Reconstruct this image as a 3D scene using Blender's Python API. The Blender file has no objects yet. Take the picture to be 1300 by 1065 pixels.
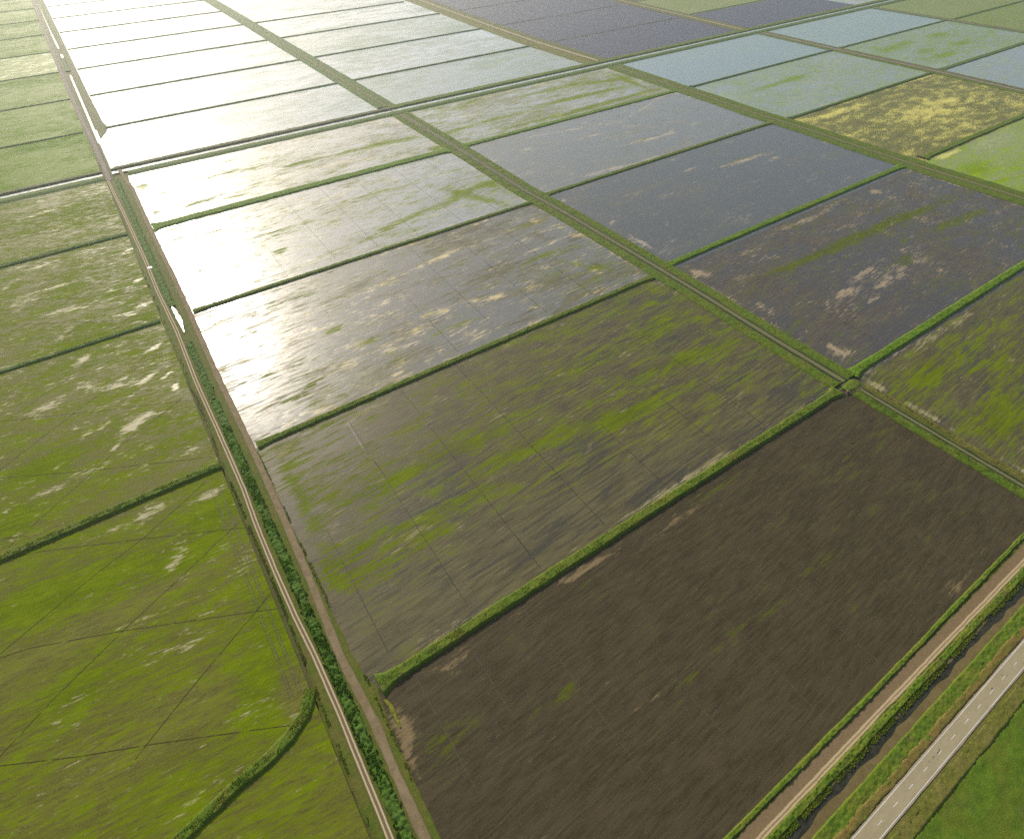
# Aerial view over a grid of flooded rice paddies, levees, dirt roads and a canal, low sun ahead.
# World: +x runs along the paddy rows, +y away along the dirt roads, z up, metres. Camera 330 m above.
import bpy, bmesh, math, random
import numpy as np
from mathutils import Matrix, Vector

K = 1.65            # survey units (1/200 of the flying height) -> metres
H = 330.0
random.seed(4)
scene = bpy.context.scene
C = scene.collection

BLOBS = [('g', 4.2, 158.6, 38.2, 5, -1.682, 0.45), ('g', 6.6, 138.1, 14, 9, 0.05, 0.35), ('g', 54.2, 140.4, 30.0, 3.5, -0.063, 0.35), ('g', 76.8, 164.5, 23.8, 3, -0.038, 0.3), ('g', 152.9, 138.0, 16.7, 3.5, -0.036, 0.45), ('g', 100.5, 147.2, 40.7, 5, -0.07, 0.25), ('g', 205.8, 151.7, 28.8, 4, -0.13, 0.4), ('g', 210.1, 178.8, 20.9, 6, 0.144, 0.2), ('g', 35.1, 191.9, 14.4, 2.5, -0.101, 0.35), ('g', 38.5, 165.4, 14.5, 3, 0.003, 0.3), ('g', 159.6, 177.6, 29.9, 5, -0.06, 0.2), ('g', 42.3, 132.6, 19.9, 3.5, 0.076, 0.3), ('m', 128.0, 104.7, 89.4, 12, -0.081, 0.38), ('m', 53.5, 99.9, 46.0, 12, -0.113, 0.35), ('m', 75.5, 113.7, 15.3, 6, 0.029, 0.2), ('m', 3.2, 149.4, 49.5, 3.5, -1.607, 0.9), ('m', 3.5, 101.7, 7, 7, 0.05, 0.8), ('s', 1.8, 149.4, 46.2, 1.6, -1.582, 0.35), ('s', 30.4, 97.0, 25.8, 2, -0.031, 0.3), ('s', 157.0, 95.0, 80.0, 1.6, -0.006, 0.45), ('s', 57.2, 210.9, 17.8, 1.8, -0.104, 0.5), ('s', 11.0, 208.6, 6, 4, 0.05, 0.35), ('s', 13.5, 187.7, 4, 7, 0.05, 0.3), ('m', 40.6, 196.6, 26, 5, 0.05, 0.4), ('s', 37.3, 209.6, 28.3, 1.2, -0.074, 0.3), ('g', 21.2, 66.6, 14.5, 5, -0.124, 0.22), ('g', 46.7, 56.7, 12.5, 3, -0.165, 0.35), ('g', 86.5, 36.6, 11.3, 1.8, -0.097, 0.32), ('g', 121.8, 38.3, 13.9, 1.8, -0.087, 0.36), ('g', 160.7, 38.6, 15.5, 2, -0.045, 0.3), ('g', 61.5, 74.8, 16, 5, 0.05, 0.15), ('g', 228.6, 64.7, 30, 8, 0.05, 0.2), ('g', 11.7, 62.5, 9, 8, 0.05, 0.25), ('s', 96.7, 85.6, 10.3, 1.4, -0.049, 0.85), ('s', 128.8, 82.3, 17.0, 2.2, 0.038, 0.8), ('s', 81.7, 87.0, 10.5, 1.2, -0.072, 0.6), ('g', 155.9, 85.1, 23.7, 2, -0.004, 0.35), ('s', 31.8, 83.9, 7.9, 1.6, -0.088, 0.65), ('s', 7.7, 74.3, 2.2, 3.5, 0.05, 0.6), ('s', 64.8, 57.5, 8.9, 2.2, 0.084, 0.45), ('s', 77.2, 39.4, 11.4, 1.6, -0.053, 0.5), ('s', 98.0, 37.1, 14.3, 2, -0.035, 0.35), ('s', 187.4, 81.5, 4.8, 1.2, 0.053, 0.7), ('s', 215.4, 54.1, 4.0, 1.2, 0.087, 0.5), ('s', 5.2, 74.5, 10.2, 2.2, -1.734, 0.5), ('s', 201.4, 7.2, 36.3, 1.3, 0.007, 0.35), ('s', 59.3, 52.4, 15.7, 1, -0.172, 0.35), ('g', 81.6, 82.5, 10, 1.5, 0.05, 0.4), ('m', 110.6, 16.4, 60, 18, 0.05, 0.15), ('s', 137.8, 316.2, 24.8, 2.4, 0.133, 0.5), ('s', 124.5, 263.9, 16.5, 3.4, -0.064, 0.5), ('s', 157.6, 257.6, 10.3, 2, -0.063, 0.5), ('s', 89.5, 309.3, 36.0, 3.5, 0.014, 0.28), ('s', 79.2, 251.6, 38.0, 4, 0.057, 0.22), ('g', 75.2, 262.3, 11.5, 2.2, -0.035, 0.55), ('g', 64.8, 283.4, 7.0, 2.6, 0.136, 0.5), ('g', 123.2, 246.3, 14.3, 2, 0.024, 0.55), ('g', 155.9, 302.6, 12.0, 1.6, 0.033, 0.5), ('g', 188.1, 301.0, 12.7, 2, 0.328, 0.3), ('w', 143.1, 244.6, 30, 10, 0.05, 0.4), ('g', 232.1, 275.8, 31.2, 3, -0.098, 0.3), ('g', 219.4, 248.0, 27.0, 3, -0.078, 0.3), ('g', 97.4, 318.9, 12.0, 1.6, 0.228, 0.4), ('s', 242.5, 295.5, 25.3, 3, -1.38, 0.2), ('g', 40.0, 245.9, 4.7, 0.9, 0.258, 0.9), ('g', 41.2, 263.8, 5.1, 0.7, -0.167, 0.8), ('g', 155.1, 380.2, 25.7, 3, 0.233, 0.5), ('g', 206.8, 390.4, 18.6, 3, 0.332, 0.5), ('g', 230.6, 397.0, 26.3, 3.5, 0.139, 0.45), ('g', 67.8, 389.7, 5, 1.6, 0.05, 1.1), ('g', 139.2, 367.1, 24.9, 2.2, -0.281, 0.25), ('g', 41.1, 502.5, 13.4, 2, 0.177, 0.9), ('g', 242.3, 390.4, 14.3, 5, -1.071, 0.3), ('s', 109.3, 448.2, 39.3, 3, 0.122, 0.25), ('w', 177.5, 413.5, 20, 8, 0.05, 0.3), ('g', 30.1, 350.0, 9.4, 1.1, 0.192, 1.0), ('g', 8.5, 504.7, 1.8, 1.8, 0.05, 1.1), ('g', 194.1, 529.7, 41.1, 3.4, -0.029, 0.6), ('g', 129.7, 532.0, 16.4, 2.6, -0.024, 0.5), ('g', 242.4, 491.0, 7, 3.5, 0.05, 0.9), ('g', 229.5, 524.2, 33.3, 3, -0.252, 0.3), ('g', 9.3, 562.1, 3.5, 6, 0.05, 0.9), ('g', 71.6, 547.5, 28.7, 1.6, -0.103, 0.45), ('m', 123.9, 600.5, 70, 10, 0.05, 0.3), ('s', 129.1, 510.0, 93.1, 8, -0.088, 0.15), ('g', 25.4, 537.1, 14.6, 1.5, -0.224, 0.5), ('g', 68.9, 495.9, 16.5, 1.6, -0.091, 0.5), ('g', 436.4, 565.0, 35.4, 4, -0.004, 0.5), ('g', 439.9, 527.0, 49.4, 4, -0.048, 0.65), ('g', 496.9, 553.0, 31.3, 4, -0.157, 0.4), ('g', 331.6, 523.1, 19.7, 2.6, -0.03, 0.5), ('g', 516.4, 536.3, 30.4, 4, -1.691, 0.5), ('g', 281.2, 519.7, 17.5, 3, 0.006, 0.4), ('g', 424.2, 493.3, 89.3, 3, 0.016, 0.5), ('s', 360.9, 455.3, 53.9, 2.2, -0.188, 0.4), ('s', 409.4, 392.2, 22.4, 1.6, -0.045, 0.7), ('g', 401.6, 394.4, 21.6, 1.4, -0.076, 0.4), ('s', 305.2, 438.6, 5, 2, 0.05, 0.5), ('s', 356.1, 359.1, 78.0, 2.5, -0.081, 0.35), ('s', 460.1, 456.9, 57.1, 1.6, 0.358, 0.3), ('g', 501.8, 421.1, 9, 2, 0.05, 0.4), ('s', 378.0, 428.6, 14.8, 1.2, -0.152, 0.4), ('s', 434.0, 308.6, 31.4, 3, -0.078, 0.65), ('g', 435.4, 309.6, 31.5, 3, -0.078, 0.4), ('s', 386.9, 321.9, 10.5, 1.6, 0.119, 0.6), ('s', 460.1, 295.0, 13.1, 2.5, 0.246, 0.5), ('s', 274.7, 288.6, 3, 1.2, 0.05, 0.8), ('s', 271.6, 256.0, 13.7, 2, -1.538, 0.6), ('s', 268.6, 337.3, 4, 3, 0.05, 0.65), ('g', 346.3, 283.2, 6, 1.4, 0.05, 0.4), ('s', 519.0, 294.0, 15.7, 3, -0.347, 0.35), ('s', 262.9, 329.9, 8.8, 2, -0.637, 0.4), ('s', 268.9, 309.6, 5, 2, 0.05, 0.2), ('g', 361.9, 176.2, 56.0, 4, -0.053, 0.5), ('g', 439.9, 174.1, 67.1, 3.5, -0.073, 0.5), ('g', 476.2, 148.9, 29.0, 4, -0.093, 0.5), ('g', 390.8, 140.9, 14, 4, 0.05, 0.35), ('s', 358.2, 147.1, 7, 1.6, 0.05, 0.5), ('s', 344.2, 146.0, 7, 1.6, 0.05, 0.5), ('s', 351.8, 132.9, 7, 1.6, 0.05, 0.5), ('s', 400.1, 149.0, 7, 1.6, 0.05, 0.5), ('s', 396.7, 136.6, 7, 1.6, 0.05, 0.5), ('s', 334.2, 126.9, 7, 1.6, 0.05, 0.5), ('s', 325.5, 141.3, 7, 1.6, 0.05, 0.5), ('s', 422.1, 156.4, 7, 1.6, 0.05, 0.5), ('s', 392.7, 122.0, 7, 1.6, 0.05, 0.5), ('s', 446.8, 135.6, 7, 1.6, 0.05, 0.5), ('s', 325.1, 138.5, 14, 5, 0.05, 0.3), ('s', 361.6, 138.9, 24, 9, 0.05, 0.22), ('s', 385.4, 211.1, 38.8, 1.8, -0.012, 0.5), ('s', 276.2, 107.1, 5.5, 1.6, -0.431, 0.8), ('s', 276.1, 113.2, 1.6, 3.5, 0.05, 0.8), ('s', 273.6, 207.2, 4, 2.5, 0.05, 0.75), ('s', 275.9, 160.9, 3, 3, 0.05, 0.6), ('s', 275.6, 152.4, 3, 1.6, 0.05, 0.6), ('s', 273.9, 208.2, 8.4, 3, -1.223, 0.35), ('s', 319.4, 205.4, 16.3, 1.5, 0.049, 0.4), ('s', 467.3, 208.7, 5, 3, 0.05, 0.5), ('g', 268.5, 136.5, 18, 7, 0.05, 0.15), ('g', 286.0, 171.9, 14, 6, 0.05, 0.2), ('m', 319.9, 99.7, 30, 10, 0.05, 0.25), ('s', 389.9, 190.3, 16.0, 1.2, -0.072, 0.4), ('g', 552.4, 165.8, 25.6, 2, -0.202, 0.3), ('s', 265.1, 83.8, 4, 5, 0.05, 0.5), ('s', 307.4, 90.6, 33.1, 2, -0.033, 0.35), ('g', 291.7, 38.5, 20, 10, 0.05, 0.35), ('g', 295.3, 73.2, 12, 5, 0.05, 0.3), ('m', 261.8, 36.5, 17.7, 5, -1.506, 0.3), ('s', 266.2, 62.8, 5, 8, 0.05, 0.3), ('m', 296.3, 54.8, 10, 6, 0.05, 0.4), ('m', 268.0, 37.2, 4, 3, 0.05, 0.2), ('s', 578.2, 215.6, 22.8, 3, -0.044, 0.55), ('s', 548.6, 194.1, 14.9, 3, -1.842, 0.55), ('g', 569.2, 186.0, 16, 9, 0.05, 0.4), ('s', 592.0, 181.9, 13.4, 1.6, -0.21, 0.5), ('m', 640.0, 207.9, 30, 8, 0.05, 0.4), ('s', 678.3, 284.2, 46, 22, 0.05, 0.35), ('s', 607.1, 333.2, 52.2, 5, -0.064, 0.35), ('m', 562.7, 255.0, 40, 10, 0.05, 0.7), ('m', 608.5, 231.9, 20, 8, 0.05, 0.2), ('s', 660.9, 241.8, 16, 5, 0.05, 0.3), ('w', 656.4, 295.3, 4, 2, 0.05, 0.5), ('m', 608.0, 282.3, 10, 4, 0.05, 0.3), ('m', 701.5, 281.3, 10, 4, 0.05, 0.3), ('s', 526.1, 266.7, 46.8, 3, -1.143, -0.6), ('s', 526.3, 255.5, 37.6, 7, -1.263, -0.55), ('g', 650.0, 429.8, 64.2, 4, 0.039, 0.35), ('g', 667.3, 429.3, 20, 8, 0.05, 0.2), ('s', 608.7, 385.5, 18, 6, 0.05, 0.25), ('w', 747.0, 366.0, 10, 4, 0.05, 0.5), ('g', 907.9, 441.5, 18, 6, 0.05, 0.35), ('g', 888.9, 405.2, 18, 6, 0.05, 0.35), ('g', 978.7, 439.1, 18, 6, 0.05, 0.35), ('g', 866.9, 438.3, 18, 6, 0.05, 0.35), ('g', 960.0, 398.6, 18, 6, 0.05, 0.35), ('g', 888.9, 380.9, 18, 6, 0.05, 0.35), ('w', 1048.3, 454.6, 20, 6, 0.05, 0.5), ('m', 831.5, 359.4, 20, 6, 0.05, 0.3), ('g', 14.7, 1332.6, 5, 5, 0.05, 0.6), ('g', 16.1, 1294.7, 5, 5, 0.05, 0.6), ('g', 16.7, 967.7, 5, 5, 0.05, 0.6), ('g', 15.1, 914.1, 5, 5, 0.05, 0.6), ('g', 20.0, 801.2, 5, 5, 0.05, 0.6), ('g', 12.5, 1041.2, 5, 5, 0.05, 0.6), ('g', 3.4, 705.2, 5, 5, 0.05, 0.6), ('g', 1.4, 673.7, 5, 5, 0.05, 0.6), ('s', 158.4, 1108.6, 77.9, 4, 0.22, 0.2), ('s', 332.2, 1079.5, 26, 6, 0.05, 0.3), ('g', 243.9, 898.3, 91.1, 4, -1.554, 0.4), ('s', 317.0, 786.5, 56.7, 8, 0.258, 0.3), ('s', -62.8, 555.9, 17.2, 3, 0.122, 0.595), ('s', -56.2, 521.1, 10.1, 2.2, 0.01, 0.425), ('s', -67.7, 466.0, 9.9, 2.2, 0.091, 0.6375), ('s', -66.8, 429.2, 17.4, 2, 0.075, 0.595), ('s', -59.5, 396.2, 11.8, 2, -0.157, 0.595), ('s', -88.8, 446.6, 8.3, 2, 1.15, 0.595), ('s', -37.7, 395.5, 6.6, 1.3, -0.215, 0.68), ('s', -55.8, 337.0, 5.6, 2, 0.603, 0.595), ('s', -19.5, 407.7, 1.8, 1.6, 0.05, 1.9), ('s', -20.0, 375.5, 2.2, 1.6, 0.05, 1.9), ('s', -19.8, 450.9, 1.6, 1.4, 0.05, 1.8), ('s', -16.7, 536.6, 2, 1.6, 0.05, 0.9), ('s', -19.9, 565.3, 2, 1.2, 0.05, 0.9), ('s', -23.4, 324.9, 5.6, 1.6, 0.436, 0.935), ('s', -29.9, 299.9, 6.5, 1.8, 0.611, 0.935), ('s', -40.5, 332.4, 6.8, 1.4, -0.259, 0.765), ('s', -42.0, 306.6, 5.4, 1.4, 0.401, 0.68), ('s', -19.9, 283.8, 1.2, 2.4, 0.05, 1.1), ('s', -21.4, 296.9, 3.8, 1, 0.693, 0.765), ('s', -73.0, 307.1, 11.0, 2.6, 0.306, 0.6375), ('s', -41.3, 267.5, 8.1, 2.8, 0.431, 0.68), ('s', -62.1, 272.6, 4.7, 1.2, 0.54, 0.765), ('s', -52.8, 275.1, 3.5, 1.2, 0.496, 0.68), ('s', -50.7, 256.5, 1.6, 0.9, 0.05, 0.9), ('s', -81.2, 244.4, 7.8, 2.4, 0.058, 0.68), ('s', -94.3, 241.7, 2.9, 1.5, 0.931, 0.51), ('s', -74.2, 258.6, 2.6, 1.6, 0.438, 0.595), ('s', -88.2, 273.8, 3.6, 1.2, 0.668, 0.51), ('s', -93.8, 280.5, 1.6, 1.5, 0.253, 0.51), ('s', -37.8, 247.4, 2, 1, 0.05, 0.6), ('s', -46.2, 302.9, 11.7, 1.4, -0.167, 0.68), ('s', -57.1, 311.6, 6.5, 1.8, -1.093, 0.425), ('g', -80.8, 261.6, 12, 8, 0.05, 0.35), ('g', -90.7, 235.5, 8, 8, 0.05, 0.35), ('s', -21.2, 203.1, 7.6, 2.2, 0.139, 0.765), ('s', -43.9, 208.1, 7.3, 2.6, 0.13, 0.765), ('s', -56.7, 206.4, 3.1, 1.2, -0.112, 0.765), ('s', -67.2, 207.9, 1.9, 1, 0.027, 0.595), ('s', -40.7, 176.9, 5.1, 2, 0.806, 0.51), ('s', -39.3, 168.9, 2.7, 1.4, 0.496, 0.51), ('s', -28.9, 170.8, 2.3, 1.4, 0.193, 0.595), ('s', -15.7, 169.6, 2.1, 0.9, 0.87, 0.68), ('g', -22.9, 193.1, 8, 6, 0.05, 0.5), ('g', -38.3, 177.3, 10, 6, 0.05, 0.3), ('g', -67.3, 185.2, 16, 6, 0.05, 0.25), ('g', -87.3, 189.6, 10, 6, 0.05, 0.4), ('g', -16.1, 131.6, 6, 14, 0.05, 0.4), ('g', -27.0, 113.5, 8, 14, 0.05, 0.3), ('m', -18.3, 104.6, 5, 6, 0.05, 0.6), ('s', -41.9, 140.3, 5.5, 1.6, 0.219, 0.425), ('s', -64.0, 140.4, 2.5, 1.6, 0.943, 0.425), ('s', -18.9, 97.9, 4.2, 2.2, -0.024, 0.425), ('m', -57.3, 117.3, 60, 9, 0.05, 0.15), ('g', -78.4, 145.7, 10, 6, 0.05, 0.2), ('s', -85.1, 155.5, 1.9, 1, 1.224, 0.34), ('s', -54.0, 142.8, 8.5, 2, -0.124, 0.255), ('m', -61.8, 166.6, 50, 4, 0.05, 0.25), ('g', 89.1, 418.6, 26.0, 1.6, -0.019, 0.45), ('g', 107.2, 366.9, 23.9, 1.2, 0.107, 0.4), ('g', 37.2, 391.8, 17.7, 1, -0.028, 0.4), ('g', 40.3, 446.7, 14.0, 1.6, 0.057, 0.5), ('s', 84.4, 364.4, 28.9, 2, 0.148, 0.3), ('g', 226.0, 321.9, 33.0, 2, -0.059, 0.35), ('g', 57.6, 326.2, 21.9, 1.2, -0.007, 0.45), ('g', 32.7, 307.4, 15.7, 1, 0.013, 0.5), ('g', 22.4, 241.3, 11.4, 1, -0.101, 0.7), ('g', 87.7, 238.2, 20.6, 2, -0.024, 0.35), ('s', 38.6, 288.3, 27.2, 3, 0.081, 0.3), ('g', 202.7, 280.1, 26.3, 2, 0.053, 0.4), ('s', 212.8, 289.8, 24.3, 1.6, 0.082, 0.4), ('g', 222.9, 253.9, 23.3, 3, -0.944, 0.3), ('g', 218.2, 382.1, 32.6, 4, -1.127, 0.4), ('g', 161.2, 434.8, 26.3, 2, -0.059, 0.35)]   # (channel, x, y, half length, half width, angle, amount) in survey units
TRACKS = [('L', 1, 'dark', [(-98.1, 137.4), (-82.8, 147.3), (-60.2, 159.5), (-38.3, 170.3), (-15, 182)]), ('L', 1, 'dark', [(-65.8, 112.2), (-59.7, 116.4), (-43.7, 126.4), (-20.7, 139.7), (-14.5, 143.5)]), ('L', 1, 'dark', [(-97.4, 172.5), (-88.3, 170.4), (-60.3, 158.6), (-20.7, 139.7), (-12.1, 135.3)]), ('L', 1, 'dark', [(-98.1, 134.4), (-78.2, 123.8), (-59.9, 115.2), (-31.9, 101.0), (-19.2, 94.5)]), ('L', 1, 'dark', [(-66.9, 188.9), (-49.4, 195.6), (-32.8, 204.8), (-21.1, 211.8)]), ('L', 1, 'dark', [(-97.3, 174.1), (-82.9, 181.1), (-66.9, 188.9)]), ('L', 1, 'dark', [(-96.5, 216.7), (-83.6, 212.7), (-46.7, 194.5), (-10.2, 175.9)]), ('L', 2, 'dark', [(-93.8, 222.0), (-67.2, 241.4), (-46.3, 257.5), (-19.1, 272.6)]), ('L', 2, 'dark', [(-95.6, 265.4), (-60.6, 246.4), (-15.5, 224.3)]), ('L', 2, 'dark', [(-95.5, 270.7), (-62.3, 294.2), (-43.0, 306.8), (-22.1, 318.0)]), ('L', 2, 'dark', [(-94.8, 304.0), (-74.2, 317.9), (-51.3, 330.6)]), ('L', 2, 'dark', [(-94.7, 307.1), (-54.4, 287.3), (-16.0, 269.7)]), ('L', 2, 'dark', [(-96.3, 228.5), (-87.0, 223.9)]), ('L', 3, 'dark', [(-92.9, 401.2), (-15.8, 353.6)]), ('L', 3, 'dark', [(-92.4, 428.5), (-10.2, 385.4)]), ('L', 3, 'dark', [(-91.6, 466.8), (-21.7, 430.7)]), ('L', 3, 'dark', [(-79.9, 430.2), (-59.6, 443.7), (-15.2, 476.4)]), ('L', 3, 'dark', [(-93.2, 385.8), (-51.4, 409.6), (-27.1, 426.1)]), ('L', 3, 'dark', [(-61.3, 367.5), (-44.0, 378.7), (-25.6, 387.9)]), ('L', 4, 'dark', [(-90.4, 527.1), (-61.6, 517.5), (-18.1, 493.1)]), ('L', 4, 'dark', [(-89.8, 561.1), (-54.2, 551.0), (-12.7, 533.6)]), (0, 1, 'mud', [(42.5, 100), (43.5, 216)]), (0, 1, 'mud', [(72.5, 96), (73.5, 216)]), (0, 1, 'mud', [(104.5, 97), (105.5, 216)]), (0, 1, 'mud', [(138, 98), (139, 140)]), (0, 1, 'mud', [(173.5, 98), (174.5, 150)]), (0, 1, 'mud', [(200, 99), (201, 180)]), (0, 1, 'mud', [(12, 100), (13, 190)]), (0, 1, 'white', [(42, 190), (42.6, 209)]), (0, 1, 'pale', [(43.5, 168), (43, 180)]), (0, 1, 'pale', [(72.3, 101), (73, 114)]), (0, 1, 'pale', [(104.3, 119), (104.5, 126)]), (0, 1, 'pale', [(200, 100), (200, 106)]), (0, 1, 'pale', [(138, 99), (138, 104)]), (0, 0, 'pale', [(16, 50), (16, 87)]), (0, 0, 'pale', [(35.5, 58), (35.5, 84)]), (0, 0, 'pale', [(58, 24), (58, 87)]), (0, 0, 'pale', [(85, 6), (85, 50)]), (0, 0, 'pale', [(113.5, 6), (113.5, 60)]), (0, 0, 'pale', [(172, 6), (172, 22)]), (0, 0, 'pale', [(143, 6), (143, 40)]), (0, 0, 'pale', [(200, 5), (200, 30)]), (0, 2, 'white', [(81, 250), (82.5, 344)]), (0, 2, 'white', [(51, 228), (52.5, 292)]), (0, 2, 'white', [(31, 228), (32.5, 290)]), (0, 2, 'mud', [(112, 226), (113.5, 300)]), (0, 2, 'mud', [(140, 240), (141.5, 340)]), (0, 2, 'mud', [(172, 226), (173.5, 344)]), (0, 2, 'mud', [(205, 226), (206.5, 344)]), (0, 3, 'mud', [(30, 355), (31, 473)]), (0, 3, 'mud', [(62, 355), (63, 473)]), (0, 3, 'mud', [(95, 355), (96, 473)]), (0, 3, 'mud', [(125, 355), (126, 473)]), (0, 3, 'mud', [(155, 355), (156, 473)]), (0, 3, 'mud', [(190, 355), (191, 473)]), (0, 3, 'mud', [(220, 355), (221, 473)]), (0, 4, 'white', [(60, 490), (60, 590)]), (0, 4, 'white', [(130, 490), (130, 590)]), (0, 4, 'white', [(200, 490), (200, 590)]), (1, 5, 'white', [(290, 626), (290, 730)]), (1, 5, 'white', [(350, 626), (350, 730)]), (1, 5, 'white', [(420, 626), (420, 730)]), (1, 5, 'white', [(480, 626), (480, 730)]), (0, 5, 'white', [(60, 626), (60, 732)]), (0, 5, 'white', [(120, 626), (120, 732)]), (0, 5, 'white', [(185, 626), (185, 732)]), (1, 1, 'mud', [(300, 102), (300, 218)]), (1, 1, 'mud', [(360, 102), (360, 218)]), (1, 1, 'mud', [(430, 102), (430, 218)]), (1, 1, 'mud', [(490, 102), (490, 218)]), ('L', 1, 'pale', [(-16.4, 104), (-16.599999999999998, 150), (-17.0, 205)]), ('L', 1, 'pale', [(-17.3, 104), (-17.5, 150), (-17.900000000000002, 205)]), ('L', 1, 'pale', [(-19.2, 104), (-19.4, 150), (-19.8, 205)]), ('L', 1, 'pale', [(-20.1, 104), (-20.3, 150), (-20.700000000000003, 205)])] # tractor tracks: column, row, tone, polyline
ROADS = {'road1': [(-11.5, 592), (-13.1, 633.8), (-12.2, 572.4), (-10.8, 507.7), (-9.8, 429.5), (-10.2, 385.4), (-9.0, 332.9), (-9.9, 280.4), (-9.3, 239.5), (-9.0, 197.2), (-9.8, 177.1), (-10.0, 151.2), (-9.7, 129.7), (-8.9, 112.4), (-8.7, 90.6), (-9.0, 73.4), (-9.1, 62.5), (-9.3, 53.4), (-9.5, 44.8)], 'road2': [(-1.0, 611.8), (-0.2, 590.7), (1.7, 562.2), (1.0, 464.5), (1.5, 393.7), (1.2, 351.2), (0.2, 278.5), (0.6, 213.0), (0.2, 171.5), (-0.3, 144.1), (-1.9, 107.6), (-0.8, 82.5), (-1.3, 68.2), (-1.4, 57.2), (-1.5, 47.5), (-1.2, 39.2)]}
PUDDLES = [([(-6.8, 367.1), (-5.8, 356.2), (-5.3, 343.2), (-5.7, 330.6)], 1.6, 0.62, 'long white glaring pool in the ditch between the dirt roads'), ([(-10.2, 418.6), (-7.4, 417.9)], 1.6, 1.0, 'small glaring pool at the end of the ditch reeds')]

# ------------------------------------------------------------------ noise
def _hash(ix, iy, seed):
    ix = ix.astype(np.int64); iy = iy.astype(np.int64)
    h = (ix * 374761393 + iy * 668265263 + seed * 1442695041) & 0x7fffffff
    h = ((h ^ (h >> 13)) * 1274126177) & 0x7fffffff
    h = h ^ (h >> 16)
    return (h & 0xffff) / 65535.0
def vnoise(x, y, seed=0):
    x = np.asarray(x, float); y = np.asarray(y, float)
    ix = np.floor(x); iy = np.floor(y); fx = x - ix; fy = y - iy
    fx = fx * fx * (3 - 2 * fx); fy = fy * fy * (3 - 2 * fy)
    a = _hash(ix, iy, seed); b = _hash(ix + 1, iy, seed)
    c = _hash(ix, iy + 1, seed); d = _hash(ix + 1, iy + 1, seed)
    return (a * (1 - fx) + b * fx) * (1 - fy) + (c * (1 - fx) + d * fx) * fy
def fbm(x, y, seed=0, oct=3):
    s = 0; a = 0.5; t = 0
    for i in range(oct):
        s = s + a * vnoise(x * 2 ** i, y * 2 ** i, seed + i * 17); t += a; a *= 0.55
    return s / t
def sstep(a, b, x):
    t = np.clip((x - a) / (b - a), 0, 1); return t * t * (3 - 2 * t)

# ------------------------------------------------------------------ meshes
def link(name, me, parent=None):
    o = bpy.data.objects.new(name, me); C.objects.link(o)
    if parent: o.parent = parent
    return o
def grid(name, X, Y, Z, mat, parent=None, attrs=None, smooth=True):
    n, m = X.shape
    co = np.empty((n * m, 3), np.float32)
    co[:, 0] = X.ravel(); co[:, 1] = Y.ravel(); co[:, 2] = Z.ravel()
    idx = np.arange(n * m).reshape(n, m)
    q = np.stack([idx[:-1, :-1], idx[1:, :-1], idx[1:, 1:], idx[:-1, 1:]], -1).reshape(-1, 4)
    a, b, c = co[q[0, 0]], co[q[0, 1]], co[q[0, 3]]
    if (b[0] - a[0]) * (c[1] - a[1]) - (b[1] - a[1]) * (c[0] - a[0]) < 0: q = q[:, ::-1]
    me = bpy.data.meshes.new(name)
    me.vertices.add(n * m); me.vertices.foreach_set('co', co.ravel())
    me.loops.add(q.size); me.loops.foreach_set('vertex_index', q.ravel().astype(np.int32))
    me.polygons.add(len(q)); me.polygons.foreach_set('loop_start', (np.arange(len(q)) * 4).astype(np.int32))
    me.polygons.foreach_set('use_smooth', np.full(len(q), smooth))
    me.update(calc_edges=True); me.validate()
    for k, v in (attrs or {}).items():
        at = me.attributes.new(k, 'FLOAT_COLOR', 'POINT')
        c4 = np.ones((n * m, 4), np.float32); c4[:, :v.shape[-1]] = v.reshape(n * m, -1)
        at.data.foreach_set('color', c4.ravel())
    me.materials.append(mat)
    return link(name, me, parent)
def tri_mesh(name, verts, faces, mat, parent=None):
    me = bpy.data.meshes.new(name); me.from_pydata(verts, [], faces); me.update()
    me.materials.append(mat)
    return link(name, me, parent)
def tag(o, label=None, cat=None, group=None, kind=None):
    if label: o['label'] = label
    if cat: o['category'] = cat
    if group: o['group'] = group
    if kind: o['kind'] = kind
    return o
def empty(name, x, y, z=0):
    o = bpy.data.objects.new(name, None); C.objects.link(o); o.location = (x, y, z); return o
def local(o, parent):            # keep world place under an Empty that only has a location
    o.parent = parent; o.matrix_parent_inverse = Matrix.Translation(-parent.location)

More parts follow.
